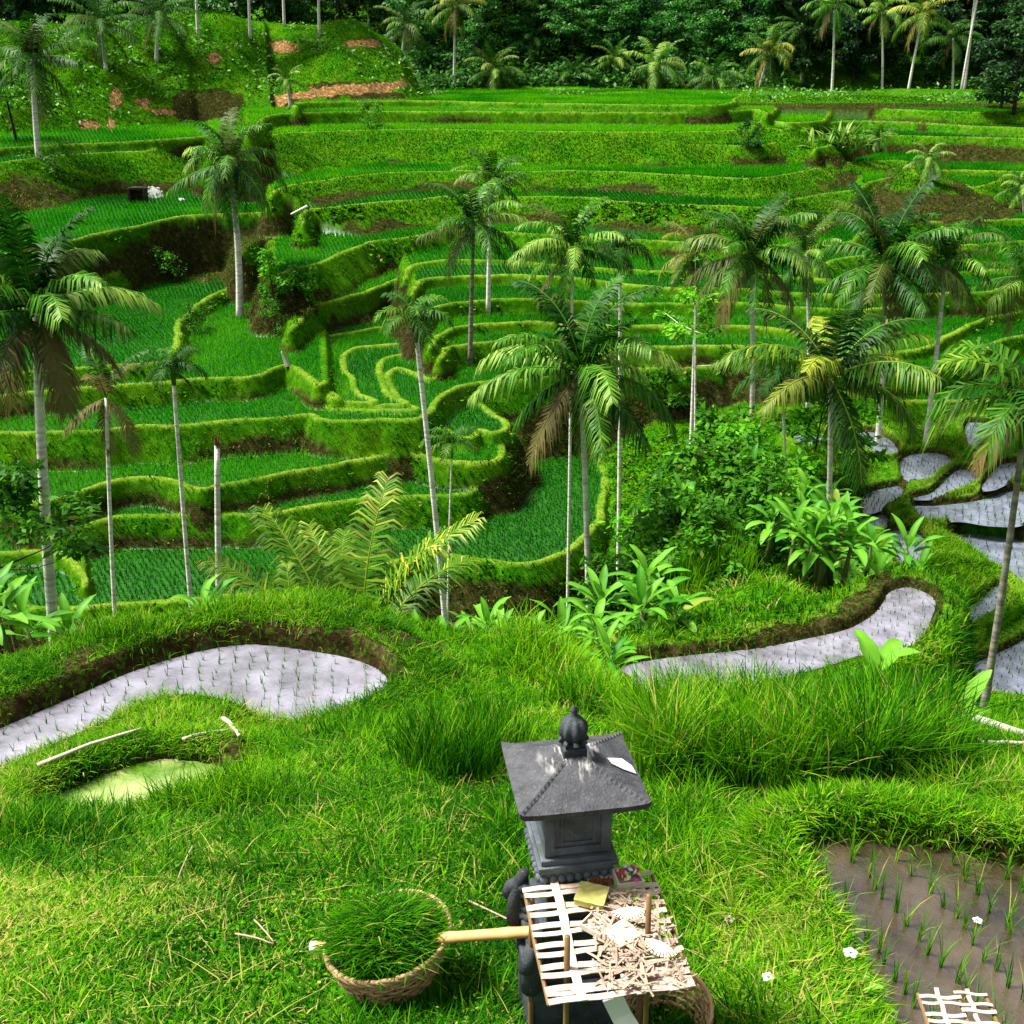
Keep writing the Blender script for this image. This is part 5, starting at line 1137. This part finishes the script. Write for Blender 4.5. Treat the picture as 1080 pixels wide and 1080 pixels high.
for m, n, nm in ((WHITE, 14, 'white_petals'), (RED, 5, 'red_petals'), (PINK, 4, 'pink_petals'), (GREENF, 8, 'green_leaves'), (YELF, 7, 'yellow_petals')):
    bm = bmesh.new()
    for k in range(n):
        q = bmesh.ops.create_icosphere(bm, subdivisions=1, radius=.011)['verts']; M = Matrix.Translation((rng.uniform(-.045, .05), rng.uniform(-.045, .045), .026 + .028 * rng.random())) @ Matrix.Rotation(rng.uniform(0, 3), 4, Vector((rng.random(), rng.random(), rng.random())).normalized()) @ Matrix.Diagonal((1.4, 1.0, .35, 1))
        for v in q: v.co = M @ v.co
    mesh_bm(nm, bm, m, fl)
ob = thing('petal_heap', 'small heap of brown withered petals behind the yellow offering', 'offering', on(630, 932, .012)); bm = bmesh.new()
for k in range(60):
    q = bmesh.ops.create_icosphere(bm, subdivisions=1, radius=.010)['verts']; M = Matrix.Translation((float(np.clip(rng.normal(0, .03), -.055, .055)), float(np.clip(rng.normal(0, .014), -.025, .025)), .006 + .012 * rng.random())) @ Matrix.Rotation(rng.uniform(0, 3), 4, Vector((rng.random(), rng.random(), rng.random())).normalized()) @ Matrix.Diagonal((1.3, .8, .4, 1))
    for v in q: v.co = M @ v.co
mesh_bm('petals', bm, BROWNF, ob)
# dried scraps of leaf offerings all over the right half
bm = bmesh.new()
for k in range(330):
    px = rng.normal(668, 22) ; py = rng.uniform(938, 1042); px = np.clip(px + (py - 985) * .22, 622 + (py - 930) * .1, 690 + (py - 930) * .34)
    o = np.array(on(px, py, .010 + rng.random() * .032)); L = rng.uniform(.03, .12) * (.6 if py < 960 else 1); az = rng.uniform(0, np.pi); tl = rng.normal(0, .16)
    d = np.array([math.cos(az), math.sin(az), tl]); c_ = np.linspace(-.5, .5, 4)[:, None]
    strip(bm, o + d * L * c_ + np.array([0, 0, 1.]) * (.05 * L * (1 - 4 * c_ ** 2)), rng.uniform(.003, .013), .0012, (rng.normal(0, .3), rng.normal(0, .3), 1))
tag(mesh_bm('dried_leaf_scraps', bm, STRAW), 'dried scraps of leaf offerings strewn over the right half of the platform', None, None, 'stuff')
for k, (px, py, rz, lab) in enumerate(((662, 957, 10, 'comb-cut dried leaf fringe beside the yellow offering'), (700, 995, -35, 'fan of dried leaf strips at the right side of the platform'))):
    ob = thing('leaf_fan', lab, 'offering', on(px, py, .04), R(rz)); bm = bmesh.new()
    for j in range(13):
        a_ = R(-75 + j * 12); strip(bm, [(0, 0, 0), (.04 * math.sin(a_), -.04 * math.cos(a_), .006), (.075 * math.sin(a_), -.075 * math.cos(a_), 0)], .009, .0012)
    mesh_bm('strips', bm, PALEF, ob)
ob = thing('leaf_sheath', 'pale dried leaf sheath hanging under the front of the bamboo platform', 'dried leaf', P(646, 1052, 3.32)); bm = bmesh.new()
strip(bm, [(0, 0, 0), (.04, .0, -.10), (.10, -.02, -.20), (.16, -.05, -.32)], .085, .012, (0, -1, .3)); mesh_bm('sheath', bm, WHITE, ob)
ob = thing('paper_scrap', 'white scrap stuck on the right slope of the shrine roof', 'scrap', (0, 0, 0)); bm = bmesh.new()
M = Matrix.Translation((SX, SY, SZ)) @ Matrix.Rotation(R(9), 4, 'Z')
def roofz(x, y): r = max(abs(x), abs(y)) / a; return e0 + ap * (1 - r) ** 1.08 + .006
top_ = [bm.verts.new(M @ Vector((x, y, roofz(x, y)))) for x, y in ((.15, -.02), (.225, .01), (.262, -.03), (.268, -.085), (.215, -.075), (.165, -.055))]
f = bm.faces.new(top_); r_ = bmesh.ops.extrude_face_region(bm, geom=[f])
for v in r_['geom']:
    if isinstance(v, bmesh.types.BMVert): v.co.z += .004
mesh_bm('scrap', bm, WHITE, ob)

# carrying basket with cut grass and its pole
gz = float(H(-.60, 4.28)); BX, BY, BZ = (410 - 540) / F * 5.6, 4.28, gz + .09
bas = thing('wicker_basket', 'round openwork wicker basket heaped with cut grass, lying left of the shrine', 'basket', (BX, BY, BZ), R(8))
def bowl(u, th, k=1.0):
    r = (.165 + .145 * min(u, 1.05) ** .55) * k; tilt = .05 * math.cos(th) * u
    return (r * math.cos(th), r * math.sin(th) * .95, -.02 + .26 * u ** 1.25 + tilt)
bm = bmesh.new()
for k, u in enumerate((.28, .42, .55, .67, .78, .88, .97)):
    th = np.linspace(0, 2 * np.pi, 73); strip(bm, [bowl(u, t_, 1.0 + .022 * math.sin(18 * t_ + k * np.pi)) for t_ in th], .020 * rng.uniform(.8, 1.2), .006, (0, 0, 1) if u < .4 else (math.cos(1.), math.sin(1.), .2))
    bmtube(bm, [bowl(u + .015, t_, 1.005 + .022 * math.sin(18 * t_ + k * np.pi)) for t_ in th], np.full(73, .0085), 5)
for k in range(18):
    for sg in (-1, 1):
        us = np.linspace(.15, 1.0, 9); bmtube(bm, [bowl(u, k * 2 * np.pi / 18 + sg * .55 * u, 1.0) for u in us], np.full(9, .0075), 5)
mesh_bm('weave', bm, WICK, bas, True)
bm = bmesh.new(); th = np.linspace(0, 2 * np.pi, 73)
for dj in (0, 1, 2): bmtube(bm, [np.array(bowl(1.02, t_, 1.01 + .012 * math.sin(9 * t_ + dj * 2.1))) + np.array([0, 0, .012 * math.cos(9 * t_ + dj * 2.1)]) for t_ in th], np.full(73, .012), 6)
mesh_bm('rim', bm, WICK, bas, True)
bm = bmesh.new(); tt = np.linspace(0, 1, 14); bmtube(bm, np.column_stack([.30 - .10 * np.sin(tt * 3.1) , -.02 + .22 * tt, (.24 + .10 * np.sin(tt * np.pi) ** .8) + .012 * np.sin(tt * 40)]), np.full(14, .011), 6)
mesh_bm('rope_handle', bm, STRAW, bas, True)
n = 5200; th = rng.uniform(0, 6.28, n); rr_ = .255 * np.sqrt(rng.random(n)); q = np.column_stack([BX + rr_ * np.cos(th), BY - .025 + rr_ * np.sin(th) * .9, BZ + .19 + .14 * (1 - (rr_ / .28) ** 2) + rng.normal(0, .015, n)])
az = np.where(rng.random(n) < .5, .3, np.pi + .3) + rng.normal(0, .6, n)
bl = blades(q, rng.uniform(.07, .18, n), rng.uniform(.006, .012, n), az, rng.uniform(.6, 1.3, n), np.stack([np.clip(rng.normal(.35, .2, n), 0, 1), (rng.random(n) < .04) * .8, np.zeros(n)], 1), 4)
tag(link('cut_grass', mesh_np('cut_grass', *bl), MG), 'freshly cut grass heaped inside the wicker basket', None, None, 'stuff')
o2 = (.74, 3.92, float(H(.74, 3.92)) + .02); b2 = copy_thing(bas, o2, R(70), (.72, .72), 'second wicker basket half hidden behind the right edge of the bamboo platform')
p0 = np.array(P(331, 999, 4.43)); p1 = np.array(P(568, 982, 4.04)); pole = thing('carrying_pole', 'yellow bamboo carrying pole through the basket, its end resting by the shrine', 'pole', tuple(p0)); bm = bmesh.new(); tt = np.linspace(0, 1, 25)
bmtube(bm, (p1 - p0) * tt[:, None], [.027 + (.003 if k % 6 == 3 else 0) for k in range(25)], 14); mesh_bm('pole', bm, BAM_Y, pole, True)
bm = bmesh.new(); bmtube(bm, [np.array([-.012, .004, 0.]), (p1 - p0) * .015], [.0285, .0285], 14); mesh_bm('cut_end', bm, WHITE, pole)

# sticks, log, scraps in the grass
def stick(name, label, a_, b_, r, m, cat, bow=.03, lift=.03, n=9):
    a_ = np.array(a_); b_ = np.array(b_); tt = np.linspace(0, 1, n)[:, None]; pth = a_ + (b_ - a_) * tt + np.array([0, 0, 1.]) * (lift + bow * np.sin(tt * np.pi)) + rng.normal(0, r * .12, (n, 3))
    bm = bmesh.new(); bmtube(bm, pth - a_, np.linspace(r, r * .6, n), 8); o = mesh_bm(name, bm, m, None, True, tuple(a_)); return tag(o, label, cat)
stick('fallen_stick', 'long pale bamboo stick lying on the bund between the two left ponds', hit(42, 818), hit(150, 779), .022, PALEF, 'stick', .03, .10)
stick('dry_twig', 'dry twig lying beside the bare earth of the small algae pond', hit(194, 790), hit(242, 777), .018, PALEF, 'stick', .02, .07)
stick('fallen_leaf', 'silvery dry leaf sheath on the earth above the algae pond', hit(236, 766), hit(254, 783), .030, WHITB, 'dry leaf', .02, .08)
stick('fallen_log', 'whitish fallen log in the grass behind the right-hand areca trunk', hit(1010, 766), hit(1110, 800), .055, WHITB, 'log', .0, .16)
stick('fallen_log', 'short thin pale log in front of the bigger whitish one', hit(1000, 778), hit(1034, 797), .035, WHITB, 'log', .0, .14)
stick('bamboo_pipe', 'pale horizontal bamboo pole low in the grass at the right edge', hit(1040, 800), hit(1100, 801), .022, PALEF, 'pole', .0, .16)
for a_, b_, lab in (((495, 965), (580, 1010), 'thin straw lying in the grass above the basket handle'), ((250, 1000), (290, 1010), 'thin straw in the lawn left of the basket'), ((205, 905), (190, 940), 'short straw in the dry patch of the lawn'), ((270, 985), (290, 1008), 'bent straw in the middle of the lawn')):
    stick('straw', lab, hit(*a_), hit(*b_), .006, STRAW, 'straw', .01, .10)
for px, py, s, lab in ((895, 1020, .035, 'white fallen blossom at the rim of the muddy pond'), (809, 1046, .03, 'white crumpled petal in the grass right of the platform'), (768, 983, .03, 'beige leaf scrap on the grass right of the platform'), (1031, 972, .025, 'pinkish petal floating on the muddy pond')):
    o3 = hit(px, py) if px != 1031 else tuple(onz(px, py, -4.87)); bm = bmesh.new()
    for k in range(5):
        a2 = k * 1.256; q = bmesh.ops.create_icosphere(bm, subdivisions=1, radius=s)['verts']
        for v in q: v.co = Vector((v.co.x * .6 + math.cos(a2) * s * .7, v.co.y * .6 + math.sin(a2) * s * .7, v.co.z * .25 + (.09 if px != 1031 else .01)))
    tag(mesh_bm('fallen_blossom', bm, WHITE if px != 768 else PALEF, None, True, o3), lab, 'blossom')

# withered sapling on the grassy bank, and small things far up the slope
o3 = np.array(ground_point(676, 29.5)); ob = thing('bare_sapling', 'withered white sapling with twisted bare branches on the grassy bank', 'sapling', tuple(o3)); bm = bmesh.new()
tp = np.array(P(676, 578, 29.5)) - o3
bmtube(bm, np.array([[0, 0, -.3], tp * .5 + np.array([.05, 0, 0]), tp]), [.06, .05, .04], 7)
for (px, py), kx in (((664, 540), -.1), ((671, 532), .1), ((684, 566), .05)):
    e_ = np.array(P(px, py, 29.5)) - o3; bmtube(bm, np.array([tp, tp + (e_ - tp) * .35 + np.array([kx, 0, .05]), tp + (e_ - tp) * .7 - np.array([kx, 0, 0]), e_]), [.035, .03, .024, .012], 6)
mesh_bm('branches', bm, WHITB, ob, True)
a_ = hit(309, 236, 50); b_ = hit(320, 226, 50); bm = bmesh.new(); bmtube(bm, [(0, -.3, .7), (np.array(b_) - np.array(a_)) * np.array([1, .3, .4]) + np.array([0, -.3, 1.0])], [.09, .09], 8); tag(mesh_bm('water_pipe', bm, WHITE, None, False, a_), 'short white pipe sticking out of the gully high on the slope', 'pipe')
o3 = hit(301, 387, 40); bm = bmesh.new(); box(bm, (0, 0, .35), (.55, .25, .9), Vector((-.35, 0, 1)).to_track_quat('Z', 'Y'), .06, .3); tag(mesh_bm('pale_stone', bm, WHITB, None, False, o3), 'grey pointed stone at the tip of the small terrace nose', 'stone')
for (px, py, sx_, sy_, n_, lab) in ((162, 206, 9, 5, 260, 'whitewashed patch on the rock wall beside the dark niche'), (191, 212, 3, 1.5, 30, 'small white blotch on the rock wall near the gully')):
    o3 = np.array(hit(px, py, 60)); bm = bmesh.new()
    for k in range(n_):
        w_ = np.array(hit(px + rng.normal(0, sx_ * .5), py + rng.normal(0, sy_ * .5), 60)) - o3
        if abs(w_[1]) > 3: continue
        q = bmesh.ops.create_icosphere(bm, subdivisions=1, radius=rng.uniform(.06, .22))['verts']
        for v in q: v.co = Vector((v.co.x + w_[0], v.co.y * .35 + w_[1] - .02, v.co.z * .8 + w_[2] + .05))
    tag(mesh_bm('lime_stain', bm, WHITE, None, False, tuple(o3)), lab, 'rock patch')
o3 = hit(144, 215, 60); o3 = (o3[0], o3[1] + .6, o3[2] - .1); ob = thing('rock_niche', 'square black niche cut into the rock wall', 'niche', o3); bm = bmesh.new(); 
for c_, s_ in (((-.62, 0, .55), (.2, .8, 1.5)), ((.62, 0, .55), (.2, .8, 1.5)), ((0, 0, 1.25), (1.04, .8, .2)), ((0, .3, .5), (1.04, .1, 1.3))): box(bm, c_, s_, None, .03)
mesh_bm('surround', bm, T_DARK, ob)
EXPOSURE = 1.5
# ------------------------------------------------------------------ light, sky and camera
sc = bpy.context.scene
w = bpy.data.worlds.new('World'); sc.world = w; w.use_nodes = True
nt = w.node_tree; bg = nt.nodes['Background']
sky = nt.nodes.new('ShaderNodeTexSky'); sky.sky_type = 'NISHITA'; sky.sun_disc = False
SUN_EL, SUN_AZ = R(60), R(-80)      # azimuth measured from +Y (away from camera) towards +X
sky.sun_elevation = SUN_EL; sky.sun_rotation = SUN_AZ; sky.air_density = 1.0; sky.dust_density = 4.0; sky.ozone_density = 1.0
hs = nt.nodes.new('ShaderNodeHueSaturation'); hs.inputs['Saturation'].default_value = .2
nt.links.new(sky.outputs[0], hs.inputs['Color']); nt.links.new(hs.outputs[0], bg.inputs['Color'])
bg.inputs['Strength'].default_value = .06
sd = bpy.data.lights.new('sun', 'SUN'); sd.energy = 4.2; sd.angle = R(14); sd.color = (1, .96, .88)
so = bpy.data.objects.new('sun', sd); C.objects.link(so)
dv = Vector((math.sin(SUN_AZ) * math.cos(SUN_EL), math.cos(SUN_AZ) * math.cos(SUN_EL), math.sin(SUN_EL)))
so.rotation_euler = dv.to_track_quat('Z', 'Y').to_euler()
cd = bpy.data.cameras.new('camera'); co = bpy.data.objects.new('camera', cd); C.objects.link(co)
cd.sensor_width = 36; cd.lens = 36 * F / 1080; cd.clip_start = .1; cd.clip_end = 1000
co.location = (0, 0, 0); co.rotation_euler = (R(90) - PITCH, 0, 0)
sc.camera = co
sc.view_settings.view_transform = 'Standard'; sc.view_settings.look = 'None'; sc.view_settings.gamma = 1
sc.view_settings.exposure = EXPOSURE
sc.cycles.max_bounces = 6; sc.cycles.diffuse_bounces = 3; sc.cycles.glossy_bounces = 2; sc.cycles.transmission_bounces = 4; sc.cycles.transparent_max_bounces = 8
